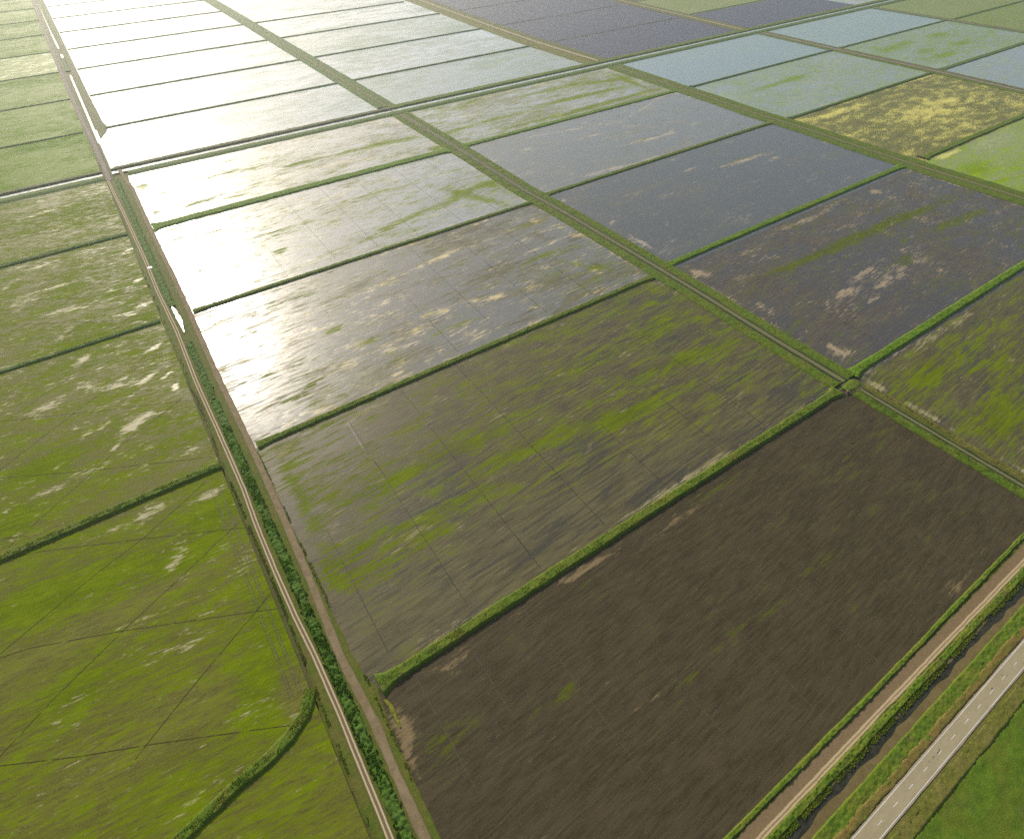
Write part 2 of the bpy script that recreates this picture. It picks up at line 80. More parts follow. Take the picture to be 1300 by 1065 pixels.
# ------------------------------------------------------------------ materials
def newmat(name):
    m = bpy.data.materials.new(name); m.use_nodes = True
    nt = m.node_tree; nt.nodes.clear()
    return m, nt
class N:
    def __init__(s, nt): s.nt = nt
    def n(s, t, **k):
        x = s.nt.nodes.new(t)
        for a, b in k.items(): setattr(x, a, b)
        return x
    def l(s, a, b): s.nt.links.new(a, b)
    def val(s, sock, v):
        if isinstance(v, bpy.types.NodeSocket): s.l(v, sock)
        else: sock.default_value = v
    def math(s, op, a, b=0.0, clamp=False):
        x = s.n('ShaderNodeMath', operation=op, use_clamp=clamp); s.val(x.inputs[0], a); s.val(x.inputs[1], b); return x.outputs[0]
    def mix(s, f, a, b):
        x = s.n('ShaderNodeMix', data_type='RGBA', clamp_factor=True)
        s.val(x.inputs[0], f)
        for i, v in ((6, a), (7, b)):
            if isinstance(v, tuple): v = (*v[:3], 1)
            s.val(x.inputs[i], v)
        return x.outputs[2]
    def pos(s, scale=(1, 1, 1), rot=0.0, off=(0, 0, 0)):
        g = s.n('ShaderNodeNewGeometry'); m = s.n('ShaderNodeMapping', vector_type='TEXTURE')
        m.inputs['Rotation'].default_value = (0, 0, rot); m.inputs['Location'].default_value = off
        m.inputs['Scale'].default_value = scale
        s.l(g.outputs['Position'], m.inputs['Vector']); return m.outputs[0]
    def noise(s, vec, scale=1.0, detail=4.0, rough=0.55, dist=0.0):
        x = s.n('ShaderNodeTexNoise'); s.l(vec, x.inputs['Vector'])
        x.inputs['Scale'].default_value = scale; x.inputs['Detail'].default_value = detail
        x.inputs['Roughness'].default_value = rough; x.inputs['Distortion'].default_value = dist
        return x.outputs['Fac']
    def ramp(s, f, lo, hi):
        x = s.n('ShaderNodeMapRange', interpolation_type='SMOOTHSTEP', clamp=True)
        s.val(x.inputs['Value'], f); s.val(x.inputs['From Min'], lo); s.val(x.inputs['From Max'], hi)
        return x.outputs[0]
    def attr(s, name):
        a = s.n('ShaderNodeAttribute', attribute_name=name); r = s.n('ShaderNodeSeparateColor')
        s.l(a.outputs['Color'], r.inputs[0]); return r.outputs
    def bump(s, h, strength, dist):
        b = s.n('ShaderNodeBump'); b.inputs['Strength'].default_value = strength; b.inputs['Distance'].default_value = dist
        s.l(h, b.inputs['Height']); return b.outputs[0]
    def out(s, col, rough, normal=None, spec=0.5, ior=1.45, alpha=None):
        p = s.n('ShaderNodeBsdfPrincipled'); o = s.n('ShaderNodeOutputMaterial')
        s.val(p.inputs['Base Color'], (*col, 1) if isinstance(col, tuple) else col); s.val(p.inputs['Roughness'], rough)
        s.val(p.inputs['Specular IOR Level'], spec); p.inputs['IOR'].default_value = ior
        if normal: s.l(normal, p.inputs['Normal'])
        if alpha is not None: s.l(alpha, p.inputs['Alpha'])
        s.l(p.outputs[0], o.inputs['Surface']); return p

def paddy_mat(name, mud, mud2, green, green2, straw, water=(.06, .06, .05), rw=.26, rot=.05, stretch=9, spec=.5, fine=1.0, furrow=0.0, seed=0, gamp=2.0, samp=2.4, crust_r=.3, con=1.0, rs=.45, ss=.3):
    """wet ground of one kind of paddy: mud under thin water, seedling streaks, dry pale crust and painted wet sheen.
    mask.r = seedlings, mask.g = pale crust and painted wet sheen, mask.b = open water"""
    m, nt = newmat(name); s = N(nt)
    at = s.attr('mask')
    off = (seed * 37.1, seed * 91.7, 0)
    st = s.noise(s.pos((stretch * 2.2, 2.0, 1), rot, off), 1, 5, .64, .25)       # long streaks
    st2 = s.noise(s.pos((stretch * 1.1, .95 * fine, 1), rot - .03, off), 1, 3, .65)  # drill rows
    bl = s.noise(s.pos((34, 11, 1), rot, off), 1, 5, .62, .5)
    fi = s.noise(s.pos((1.1, .8, 1), rot, off), 1, 4, .7)
    # seedlings
    a = s.math('MULTIPLY', s.math('SUBTRACT', st, .5), gamp)
    b = s.math('MULTIPLY', s.math('SUBTRACT', st2, .5), gamp * .8)
    c = s.math('MULTIPLY', s.math('SUBTRACT', bl, .5), gamp * .7)
    d = s.math('MULTIPLY', s.math('SUBTRACT', fi, .5), gamp * .35)
    g = s.math('ADD', s.math('ADD', a, b), s.math('ADD', c, d))
    gf = s.ramp(s.math('ADD', g, at[0]), .34, .84)
    # crust and painted wet sheen: its own pattern
    c1 = s.noise(s.pos((stretch * 1.3, 1.7, 1), rot + .04, (off[0] + 500, off[1], 3)), 1, 6, .66, .5)
    c2 = s.noise(s.pos((30, 14, 1), rot, (off[0] + 300, off[1], 3)), 1, 3, .6, .4)
    sv = s.math('ADD', s.math('MULTIPLY', s.math('SUBTRACT', c1, .5), samp), s.math('MULTIPLY', s.math('SUBTRACT', c2, .5), samp * .6))
    sf = s.ramp(s.math('ADD', s.math('ADD', sv, s.math('MULTIPLY', s.math('SUBTRACT', fi, .5), .6)), at[1]), .36, .90)
    # open water
    w1 = s.noise(s.pos((stretch * 3, 2.8, 1), rot + .02, (off[0] + 100, off[1], 9)), 1, 6, .66, .4)
    w2 = s.noise(s.pos((60, 22, 1), rot, (off[0] + 700, off[1], 9)), 1, 3, .6, .4)
    wv = s.math('ADD', s.math('MULTIPLY', s.math('SUBTRACT', w1, .5), 2.2), s.math('MULTIPLY', s.math('SUBTRACT', w2, .5), 1.4))
    wf = s.ramp(s.math('ADD', wv, at[2]), .25, .75)
    bb = s.ramp(s.math('ADD', s.math('MULTIPLY', bl, .4), s.math('MULTIPLY', st, .6)), .40, .60)
    base = s.mix(bb, tuple(q * (1 - .22 * con) for q in mud), tuple(q * (1 + .18 * con) for q in mud2))
    k = s.ramp(s.math('ADD', s.math('MULTIPLY', st2, .5), s.math('MULTIPLY', fi, .5)), .38, .62)
    base = s.mix(s.math('MULTIPLY', k, .5), base, tuple(min(1, q * 1.65) for q in mud2))
    gcol = s.mix(s.ramp(s.math('ADD', s.math('MULTIPLY', bl, .5), s.math('MULTIPLY', st, .5)), .36, .64), green, green2)
    gcol = s.mix(s.math('MULTIPLY', k, .4), gcol, tuple(q * .55 for q in green))
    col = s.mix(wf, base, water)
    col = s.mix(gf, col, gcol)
    col = s.mix(sf, col, s.mix(k, tuple(q * .75 for q in straw), straw))
    if furrow > 0:
        w = s.n('ShaderNodeTexWave', wave_type='BANDS', bands_direction='Y'); s.l(s.pos((40, 2.2, 1), rot, off), w.inputs['Vector'])
        w.inputs['Scale'].default_value = 1; w.inputs['Distortion'].default_value = 3; w.inputs['Detail'].default_value = 3
        col = s.mix(s.math('MULTIPLY', w.outputs['Fac'], furrow), col, tuple(q * .6 for q in mud))
    r = s.math('ADD', s.math('ADD', s.math('MULTIPLY', wf, rw - rs), rs), s.math('MULTIPLY', s.math('SUBTRACT', st, .5), .35))
    r = s.math('ADD', r, s.math('MULTIPLY', gf, .34)); r = s.math('ADD', r, s.math('MULTIPLY', sf, crust_r), True)
    sp = s.math('ADD', s.math('MULTIPLY', wf, spec - ss), ss); sp = s.math('MULTIPLY', sp, s.math('SUBTRACT', 1.0, s.math('MULTIPLY', gf, .75))); sp = s.math('ADD', sp, s.math('MULTIPLY', sf, .22 if crust_r < 0 else -ss * .3), True)
    bmp = s.bump(s.math('ADD', s.math('MULTIPLY', st2, .35), fi), .2, .1)
    s.out(col, r, bmp, sp, 1.333)
    return m

def grass_mat(name, a, b, c, leaf=False, scale=2.2, rough=.85, brown=(.12, .075, .035), bamt=.5):
    m, nt = newmat(name); s = N(nt)
    p = s.pos()
    n1 = s.noise(p, 1 / scale, 5, .65, .3); n2 = s.noise(p, 1 / 14, 3, .6); n3 = s.noise(p, 1 / .55, 2, .6)
    n4 = s.noise(s.pos((1, 1, 1), 0, (70, 30, 0)), 1 / 9, 5, .7, .6)
    col = s.mix(s.ramp(n1, .36, .64), a, b)
    col = s.mix(s.math('MULTIPLY', s.ramp(n2, .4, .7), .7), col, c)
    col = s.mix(s.math('MULTIPLY', s.ramp(n4, .54, .68), bamt), col, brown)
    col = s.mix(s.math('MULTIPLY', s.ramp(n3, .42, .6), .35), col, tuple(q * .45 for q in a))
    if not leaf: s.out(col, rough, s.bump(n3, .6, .35), .25); return m
    p = s.out(col, rough, None, .2); o = [x for x in nt.nodes if x.type == 'OUTPUT_MATERIAL'][0]
    tr = s.n('ShaderNodeBsdfTranslucent'); s.l(col, tr.inputs['Color']); mx = s.n('ShaderNodeMixShader'); mx.inputs[0].default_value = .5
    s.l(p.outputs[0], mx.inputs[1]); s.l(tr.outputs[0], mx.inputs[2]); s.l(mx.outputs[0], o.inputs['Surface'])
    return m

def dirt_mat(name, soil, pale, ruts=True, soil2=None, side=None):
    m, nt = newmat(name); s = N(nt)
    at = s.attr('uvw')
    n = s.noise(s.pos((6, 6, 1)), 1, 5, .65, .4); nf = s.noise(s.pos((.9, .9, 1)), 1, 3, .7)
    x = s.math('ADD', at[0], s.math('MULTIPLY', s.math('SUBTRACT', n, .5), .12))
    if side:
        d = s.math('ABSOLUTE', s.math('SUBTRACT', s.math('ABSOLUTE', s.math('SUBTRACT', x, side)), .09))
        f = s.math('SUBTRACT', 1.0, s.ramp(d, .03, .09))
    elif ruts:
        d = s.math('ABSOLUTE', s.math('SUBTRACT', s.math('ABSOLUTE', s.math('SUBTRACT', x, .5)), .27))
        f = s.math('SUBTRACT', 1.0, s.ramp(d, .05, .15))
    else:
        d = s.math('ABSOLUTE', s.math('SUBTRACT', x, .5)); f = s.math('MULTIPLY', s.ramp(n, .35, .65), .8)
        f = s.math('MULTIPLY', f, s.math('SUBTRACT', 1.0, s.ramp(d, .2, .5)))
    f = s.math('MULTIPLY', f, s.math('ADD', .6, s.math('MULTIPLY', nf, .6)))
    col = s.mix(f, s.mix(s.ramp(nf, .35, .7), soil, soil2 or tuple(q * 1.3 for q in soil)), pale)
    e = s.math('ABSOLUTE', s.math('SUBTRACT', at[0], .5))
    en = s.math('ADD', e, s.math('MULTIPLY', s.math('SUBTRACT', n, .5), .35))
    col = s.mix(s.ramp(en, .4, .5), col, (.08, .09, .02))
    s.out(col, .9, s.bump(nf, .4, .1), .3)
    return m

def water_mat(name, base=(.03, .035, .03), rough=.14):
    m, nt = newmat(name); s = N(nt)
    n = s.noise(s.pos((5, 3, 1)), 1, 4, .6); n2 = s.noise(s.pos((1.2, 1.2, 1)), 1, 2, .6)
    s.out(s.mix(s.ramp(n, .4, .65), base, tuple(q * 1.8 for q in base)), s.math('ADD', rough, s.math('MULTIPLY', n, .12)), s.bump(n2, .15, .05), .5, 1.333)
    return m

STRAW = (.42, .34, .21)
M = {}
def P(name, *a, **k): M[name] = paddy_mat('paddy_' + name, *a, seed=len(M) + 1, **k)
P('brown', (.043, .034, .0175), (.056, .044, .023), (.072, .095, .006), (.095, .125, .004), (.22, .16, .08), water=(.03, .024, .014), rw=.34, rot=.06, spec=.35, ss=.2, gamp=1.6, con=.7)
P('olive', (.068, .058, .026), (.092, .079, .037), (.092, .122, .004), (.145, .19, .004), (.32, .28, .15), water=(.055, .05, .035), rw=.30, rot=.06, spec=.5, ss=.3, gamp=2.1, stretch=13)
P('silver', (.075, .070, .034), (.11, .10, .055), (.10, .135, .008), (.15, .19, .008), (.62, .50, .24), water=(.14, .14, .125), rw=.20, rot=.05, spec=1.0, ss=.35, con=1.2)  # water tone lightened in place of a stronger silvery reflection
P('grey', (.15, .155, .105), (.21, .21, .15), (.12, .165, .010), (.185, .25, .008), (.55, .48, .30), water=(.235, .25, .25), rw=.18, rot=.04, spec=1.0, ss=.35)  # base colours lightened to paint in part of the reflected sky
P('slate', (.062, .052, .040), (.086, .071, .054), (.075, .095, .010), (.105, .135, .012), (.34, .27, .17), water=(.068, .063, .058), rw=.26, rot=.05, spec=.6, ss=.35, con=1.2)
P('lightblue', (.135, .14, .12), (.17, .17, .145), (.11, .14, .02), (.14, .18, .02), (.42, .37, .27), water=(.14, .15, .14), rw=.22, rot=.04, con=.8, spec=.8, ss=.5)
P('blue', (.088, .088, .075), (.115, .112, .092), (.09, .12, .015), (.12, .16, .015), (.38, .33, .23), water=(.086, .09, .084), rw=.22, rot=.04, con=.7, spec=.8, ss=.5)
P('white', (.20, .24, .20), (.28, .32, .27), (.19, .25, .06), (.22, .28, .08), (.6, .57, .5), water=(.24, .29, .33), rw=.16, rot=.03, con=1.2, spec=.75, ss=.25)  # pale base paints in the bright sky the flooded fields reflect
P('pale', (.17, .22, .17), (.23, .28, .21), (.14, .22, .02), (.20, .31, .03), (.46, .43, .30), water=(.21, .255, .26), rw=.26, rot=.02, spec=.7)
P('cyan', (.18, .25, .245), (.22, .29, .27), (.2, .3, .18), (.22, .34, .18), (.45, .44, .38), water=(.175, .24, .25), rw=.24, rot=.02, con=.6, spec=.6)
P('left', (.095, .098, .018), (.122, .115, .024), (.098, .135, .004), (.16, .215, .004), (.40, .36, .20), water=(.1, .09, .03), rw=.6, rot=-.12, stretch=6, spec=.09, ss=.07, gamp=1.5, samp=3.0, crust_r=-.15)  # pale straw tone here also paints the wet sheen of glinting puddles
P('farleft', (.105, .15, .018), (.13, .18, .02), (.08, .165, .008), (.12, .215, .010), (.44, .42, .28), water=(.1, .13, .03), rw=.7, rot=.02, spec=.02, ss=.02, gamp=1.0, crust_r=-.15)
P('yellow', (.085, .085, .018), (.12, .115, .024), (.10, .14, .008), (.15, .19, .008), (.66, .60, .16), water=(.1, .1, .05), rw=.4, rot=.05, stretch=1.8, samp=3.4, spec=.3, ss=.25, fine=2)
P('lime', (.20, .24, .08), (.25, .28, .12), (.16, .26, .004), (.24, .37, .005), (.60, .58, .18), water=(.22, .25, .16), rw=.36, rot=.03, spec=.4, ss=.25)
P('plowed', (.060, .063, .095), (.074, .072, .10), (.06, .075, .10), (.07, .085, .10), (.14, .13, .13), water=(.07, .075, .12), rw=.5, rot=0, furrow=.2, spec=.2, ss=.2, con=.5)
P('olivefar', (.16, .19, .05), (.18, .20, .06), (.11, .19, .012), (.165, .26, .015), (.28, .22, .12), water=(.16, .19, .05), rw=.6, rot=0, spec=.15, ss=.15)

G = {}
G['bright'] = grass_mat('grass_bright', (.075, .15, .004), (.12, .22, .006), (.14, .20, .010), bamt=.25)
G['mid'] = grass_mat('grass_mid', (.065, .12, .005), (.11, .165, .008), (.14, .15, .014), bamt=.5)
G['dark'] = grass_mat('grass_dark', (.055, .11, .014), (.085, .15, .020), (.095, .14, .022), bamt=.25)
G['dry'] = grass_mat('grass_dry', (.11, .12, .014), (.15, .15, .022), (.19, .155, .045), bamt=.5, brown=(.15, .10, .04))
G['verge'] = grass_mat('grass_verge', (.070, .105, .007), (.11, .125, .012), (.14, .12, .025), bamt=.55)
G['reed'] = grass_mat('reeds', (.045, .105, .008), (.08, .16, .012), (.065, .12, .014), scale=1.2, bamt=.15)
G['lawn'] = grass_mat('grass_lawn', (.065, .125, .004), (.10, .17, .007), (.12, .135, .010), scale=3, bamt=.4)
G['ginger'] = grass_mat('grass_ginger', (.14, .11, .02), (.20, .14, .04), (.11, .12, .015), scale=1.6, bamt=.4)
G['yellow'] = grass_mat('weeds_yellow', (.15, .16, .008), (.22, .21, .014), (.13, .16, .02), scale=1.0, bamt=.0)
G['corridor'] = grass_mat('grass_far_verge', (.11, .115, .04), (.15, .14, .06), (.09, .12, .03), bamt=.5)
LF = {}
LF['bright'] = grass_mat('leaf_bright', (.13, .25, .01), (.2, .34, .015), (.22, .30, .02), True, bamt=.1)
LF['mid'] = grass_mat('leaf_mid', (.11, .19, .01), (.19, .26, .02), (.24, .24, .03), True, bamt=.35)
LF['dark'] = grass_mat('leaf_dark', (.09, .17, .025), (.14, .23, .035), (.16, .22, .04), True, bamt=.15)
LF['dry'] = grass_mat('leaf_dry', (.18, .2, .03), (.26, .25, .05), (.3, .24, .08), True, bamt=.4)
LF['verge'] = grass_mat('leaf_verge', (.12, .17, .015), (.19, .21, .03), (.24, .2, .05), True, bamt=.4)
LF['reed'] = grass_mat('leaf_reed', (.09, .20, .02), (.15, .29, .03), (.12, .23, .03), True, scale=1.2, bamt=.1)
M['dirt'] = dirt_mat('dirt_two_ruts', (.13, .098, .05), (.50, .40, .25))
M['dirt_side'] = dirt_mat('dirt_side', (.16, .11, .055), (.46, .36, .2), side=.22)
M['dirt2'] = dirt_mat('dirt_brown', (.15, .112, .058), (.25, .19, .11), ruts=False)
M['dirt3'] = dirt_mat('dirt_pale', (.09, .10, .03), (.2, .18, .09))
M['dirt_tan'] = dirt_mat('dirt_tan', (.24, .19, .11), (.4, .33, .22), ruts=False)
M['dirt_mauve'] = dirt_mat('dirt_mauve', (.17, .13, .12), (.26, .2, .18), ruts=False)
M['water'] = water_mat('canal_water', (.26, .28, .27), .12)  # pale base stands in for bright sky mirrored by canal and pools
M['ditch'] = water_mat('ditch_water', (.022, .022, .014), .3)
M['mud'] = dirt_mat('ditch_mud', (.105, .078, .028), (.165, .125, .05), ruts=False)
def flat_mat(name, a, b, rough=.8, sc=3.0, spec=.4, cracks=False, alpha=None):
    m, nt = newmat(name); s = N(nt)
    n = s.noise(s.pos((sc * 4, sc, 1)), 1, 6, .7, .3); n2 = s.noise(s.pos((.5, .5, 1)), 1, 3, .7)
    col = s.mix(s.ramp(s.math('ADD', s.math('MULTIPLY', n, .7), s.math('MULTIPLY', n2, .3)), .35, .65), a, b)
    al = None
    if alpha is not None:
        al = s.math('MULTIPLY', s.ramp(s.noise(s.pos((9, 9, 1)), 1, 4, .6), .34 if alpha > .8 else .28, .52 if alpha > .8 else .5), alpha)
    s.out(col, rough, None, spec, alpha=al)
    return m
M['ditch_green'] = flat_mat('ditch_green', (.014, .02, .005), (.028, .04, .008), .6, 1)
M['asphalt'] = flat_mat('asphalt', (.28, .235, .135), (.34, .29, .175), .8)
M['paint'] = flat_mat('road_paint', (.62, .6, .55), (.78, .76, .72), .6)
M['tar'] = flat_mat('tar', (.10, .09, .08), (.16, .14, .12), .6, .5)
M['shoulder'] = flat_mat('road_shoulder', (.30, .22, .17), (.36, .29, .23), .85, 1)
M['track_dark'] = flat_mat('track_dark', (.035, .03, .010), (.06, .05, .016), .7, 1, spec=.1, alpha=.82)
M['track_pale'] = flat_mat('track_pale', (.10, .085, .05), (.15, .125, .08), .6, 1, spec=.2, alpha=.36)
M['track_mud'] = flat_mat('track_mud', (.04, .034, .02), (.07, .06, .035), .4, 1, alpha=.34)
M['track_white'] = flat_mat('track_white', (.4, .38, .33), (.5, .47, .42), .4, 1, alpha=.3)
M['groundmat'] = grass_mat('ground_fields', (.09, .10, .03), (.12, .13, .035), (.10, .09, .04), scale=30, bamt=.5)

# ------------------------------------------------------------------ ground to the horizon
xs = np.linspace(-9000, 12000, 40); ys = np.linspace(-3000, 16000, 40)
X, Y = np.meshgrid(xs, ys, indexing='ij')
g = grid('ground', X, Y, np.full_like(X, -2.2), M['groundmat']); tag(g, 'flat farmland stretching away under and around the paddies', kind='structure')

# ------------------------------------------------------------------ paddies
YL = [2, 91, 218.5, 349, 477.5, 601, 738, 869, 1007, 1137, 1270, 1403, 1534, 1667, 1800, 1935]
# column edges (levee middles)
COL = {'L': (-240, -14), 0: (1, 255), 1: (255, 538), 2: (538, 809), 3: (809, 1078), 4: (1078, 1340)}
ORD = ['', 'first', 'second', 'third', 'fourth', 'fifth', 'sixth', 'seventh', 'eighth', 'ninth', 'tenth']
# (col,row): material, seedling level, crust and sheen level, water level, short name, look
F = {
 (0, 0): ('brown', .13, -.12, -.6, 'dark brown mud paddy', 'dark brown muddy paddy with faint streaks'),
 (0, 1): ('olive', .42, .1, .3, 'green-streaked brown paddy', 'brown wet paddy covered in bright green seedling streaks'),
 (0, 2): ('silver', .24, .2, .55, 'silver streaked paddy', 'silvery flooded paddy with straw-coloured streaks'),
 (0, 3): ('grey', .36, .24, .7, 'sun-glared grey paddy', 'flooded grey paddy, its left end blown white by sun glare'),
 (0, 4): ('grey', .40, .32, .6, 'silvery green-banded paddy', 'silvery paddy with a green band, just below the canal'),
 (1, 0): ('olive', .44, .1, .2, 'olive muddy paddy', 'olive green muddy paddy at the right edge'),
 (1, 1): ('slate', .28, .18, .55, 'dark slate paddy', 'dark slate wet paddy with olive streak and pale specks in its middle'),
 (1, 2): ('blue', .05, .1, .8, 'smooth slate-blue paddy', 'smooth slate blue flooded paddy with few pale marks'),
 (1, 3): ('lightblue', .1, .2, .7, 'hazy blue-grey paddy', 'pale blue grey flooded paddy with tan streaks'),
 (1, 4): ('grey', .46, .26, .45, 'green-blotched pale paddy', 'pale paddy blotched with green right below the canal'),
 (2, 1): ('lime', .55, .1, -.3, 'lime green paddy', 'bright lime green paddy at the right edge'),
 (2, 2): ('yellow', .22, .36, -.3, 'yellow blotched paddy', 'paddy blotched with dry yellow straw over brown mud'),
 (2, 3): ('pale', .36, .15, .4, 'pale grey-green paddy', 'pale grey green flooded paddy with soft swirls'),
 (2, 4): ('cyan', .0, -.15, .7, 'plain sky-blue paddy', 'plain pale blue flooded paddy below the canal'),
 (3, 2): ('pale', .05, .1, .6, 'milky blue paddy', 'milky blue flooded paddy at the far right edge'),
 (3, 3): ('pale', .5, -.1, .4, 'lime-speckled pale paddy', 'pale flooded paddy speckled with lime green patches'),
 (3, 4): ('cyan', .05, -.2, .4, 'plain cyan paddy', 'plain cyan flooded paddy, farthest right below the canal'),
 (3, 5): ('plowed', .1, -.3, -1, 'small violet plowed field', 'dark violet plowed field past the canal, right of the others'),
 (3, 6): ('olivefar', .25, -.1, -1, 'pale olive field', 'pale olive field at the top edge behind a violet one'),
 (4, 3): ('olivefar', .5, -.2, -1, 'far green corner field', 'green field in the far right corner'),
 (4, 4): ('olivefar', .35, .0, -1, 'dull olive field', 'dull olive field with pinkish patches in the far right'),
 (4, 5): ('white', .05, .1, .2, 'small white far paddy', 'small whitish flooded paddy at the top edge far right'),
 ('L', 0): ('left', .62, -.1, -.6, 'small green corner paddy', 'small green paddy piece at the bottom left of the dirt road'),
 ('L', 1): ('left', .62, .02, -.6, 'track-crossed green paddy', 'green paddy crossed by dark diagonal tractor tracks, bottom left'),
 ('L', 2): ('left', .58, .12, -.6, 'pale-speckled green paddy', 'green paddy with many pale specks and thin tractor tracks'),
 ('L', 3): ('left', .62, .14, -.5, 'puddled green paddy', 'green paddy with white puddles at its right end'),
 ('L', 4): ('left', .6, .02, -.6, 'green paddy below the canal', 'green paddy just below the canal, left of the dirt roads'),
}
for i, r in enumerate(range(5, 14)):
    F[('L', r)] = ('farleft', .5 if r != 8 else .3, -.05 if r != 8 else .25, -.6, ORD[i + 1] + ' left paddy past the canal',
                   ('pale green' if r != 8 else 'yellowish puddled') + ' paddy left of the dirt roads, ' + ORD[i + 1] + ' past the canal')
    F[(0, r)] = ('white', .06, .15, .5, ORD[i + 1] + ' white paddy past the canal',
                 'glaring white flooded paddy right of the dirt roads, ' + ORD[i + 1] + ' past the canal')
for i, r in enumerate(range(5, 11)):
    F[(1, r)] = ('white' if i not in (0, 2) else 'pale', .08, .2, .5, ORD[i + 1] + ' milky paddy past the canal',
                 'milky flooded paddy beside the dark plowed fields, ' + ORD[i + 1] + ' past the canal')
for i, r in enumerate(range(5, 9)):
    F[(2, r)] = ('plowed', .1, -.3, -1, ORD[i + 1] + ' plowed field past the canal',
                 ['purplish plowed field touching the far side of the canal', 'blue-violet plowed field, second past the canal',
                  'blue-grey plowed field, third past the canal', 'hazy blue plowed field at the top edge, fourth past the canal'][i])

def mask_for(X, Y, c, r, g0, s0, w0, x0, x1, y0, y1):
    m = np.zeros(X.shape + (3,))
    seed = (hash_key(c, r)) % 997
    m[..., 0] = g0 + .35 * (fbm(X / 55, Y / 24, seed, 3) - .5)
    m[..., 1] = s0 + .35 * (fbm(X / 45, Y / 22, seed + 5, 3) - .5)
    m[..., 2] = w0 + .7 * (fbm(X / 60, Y / 30, seed + 9, 3) - .5)
    for ch, bx, by, a, b, ang, amt in BLOBS:
        if bx < x0 - 60 or bx > x1 + 60 or by < y0 - 40 or by > y1 + 40: continue
        dx = X - bx; dy = Y - by; ca, sa = math.cos(ang), math.sin(ang)
        u = (dx * ca + dy * sa) / a; v = (-dx * sa + dy * ca) / b
        d2 = u * u + v * v
        wt = np.exp(-np.clip(d2, 0, 40) ** 1.3 * .9) * amt
        if ch == 'm':                      # bare mud: nothing grows
            m[..., 0] -= wt; m[..., 1] -= wt * .4
        else:
            m[..., 'gsw'.index(ch)] += wt * (1.5 if (c in (0, 1) and r in (3, 4)) else 1.2)
    XE = {0: (3.5, 247.5), 1: (266.5, 527), 2: (557, 799), 3: (823, 1071), 'L': (-230, -15.5)}.get(c, (x0, x1))
    dr = np.minimum(np.minimum(np.abs(X - XE[0]), np.abs(X - XE[1])), np.minimum(np.abs(Y - y0 - 3.4), np.abs(Y - y1 + 3.4)))
    rim = np.exp(-(dr / 1.5) ** 2) * (vnoise(X / 18, Y / 18, seed + 31) - .25)
    if c != 'L': m[..., 1] += rim * .75
    return m
def hash_key(c, r): return (7 if c == 'L' else int(c)) * 131 + r * 17 + 3

SHORT = {}
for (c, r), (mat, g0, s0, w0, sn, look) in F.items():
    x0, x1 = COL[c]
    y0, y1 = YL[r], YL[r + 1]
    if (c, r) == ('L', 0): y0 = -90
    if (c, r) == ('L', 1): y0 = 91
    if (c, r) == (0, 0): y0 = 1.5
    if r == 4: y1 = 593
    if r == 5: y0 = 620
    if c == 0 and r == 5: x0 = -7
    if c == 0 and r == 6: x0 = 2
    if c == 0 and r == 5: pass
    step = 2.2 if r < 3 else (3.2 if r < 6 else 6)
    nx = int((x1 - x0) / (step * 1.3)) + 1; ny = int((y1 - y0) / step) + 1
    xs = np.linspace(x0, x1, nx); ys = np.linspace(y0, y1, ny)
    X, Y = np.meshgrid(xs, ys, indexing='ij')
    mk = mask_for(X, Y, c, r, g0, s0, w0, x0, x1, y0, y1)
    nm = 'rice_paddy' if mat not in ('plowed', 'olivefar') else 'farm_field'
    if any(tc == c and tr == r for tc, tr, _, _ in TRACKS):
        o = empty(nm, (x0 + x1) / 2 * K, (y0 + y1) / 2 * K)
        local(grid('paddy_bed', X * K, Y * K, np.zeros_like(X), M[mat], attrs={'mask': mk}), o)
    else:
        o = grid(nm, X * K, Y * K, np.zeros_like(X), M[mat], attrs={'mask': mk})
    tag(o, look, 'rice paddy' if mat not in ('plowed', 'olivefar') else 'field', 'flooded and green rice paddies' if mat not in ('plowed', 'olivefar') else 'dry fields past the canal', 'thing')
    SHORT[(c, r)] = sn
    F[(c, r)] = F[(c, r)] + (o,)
# base for stretches of the far setting without a paddy of their own is the ground

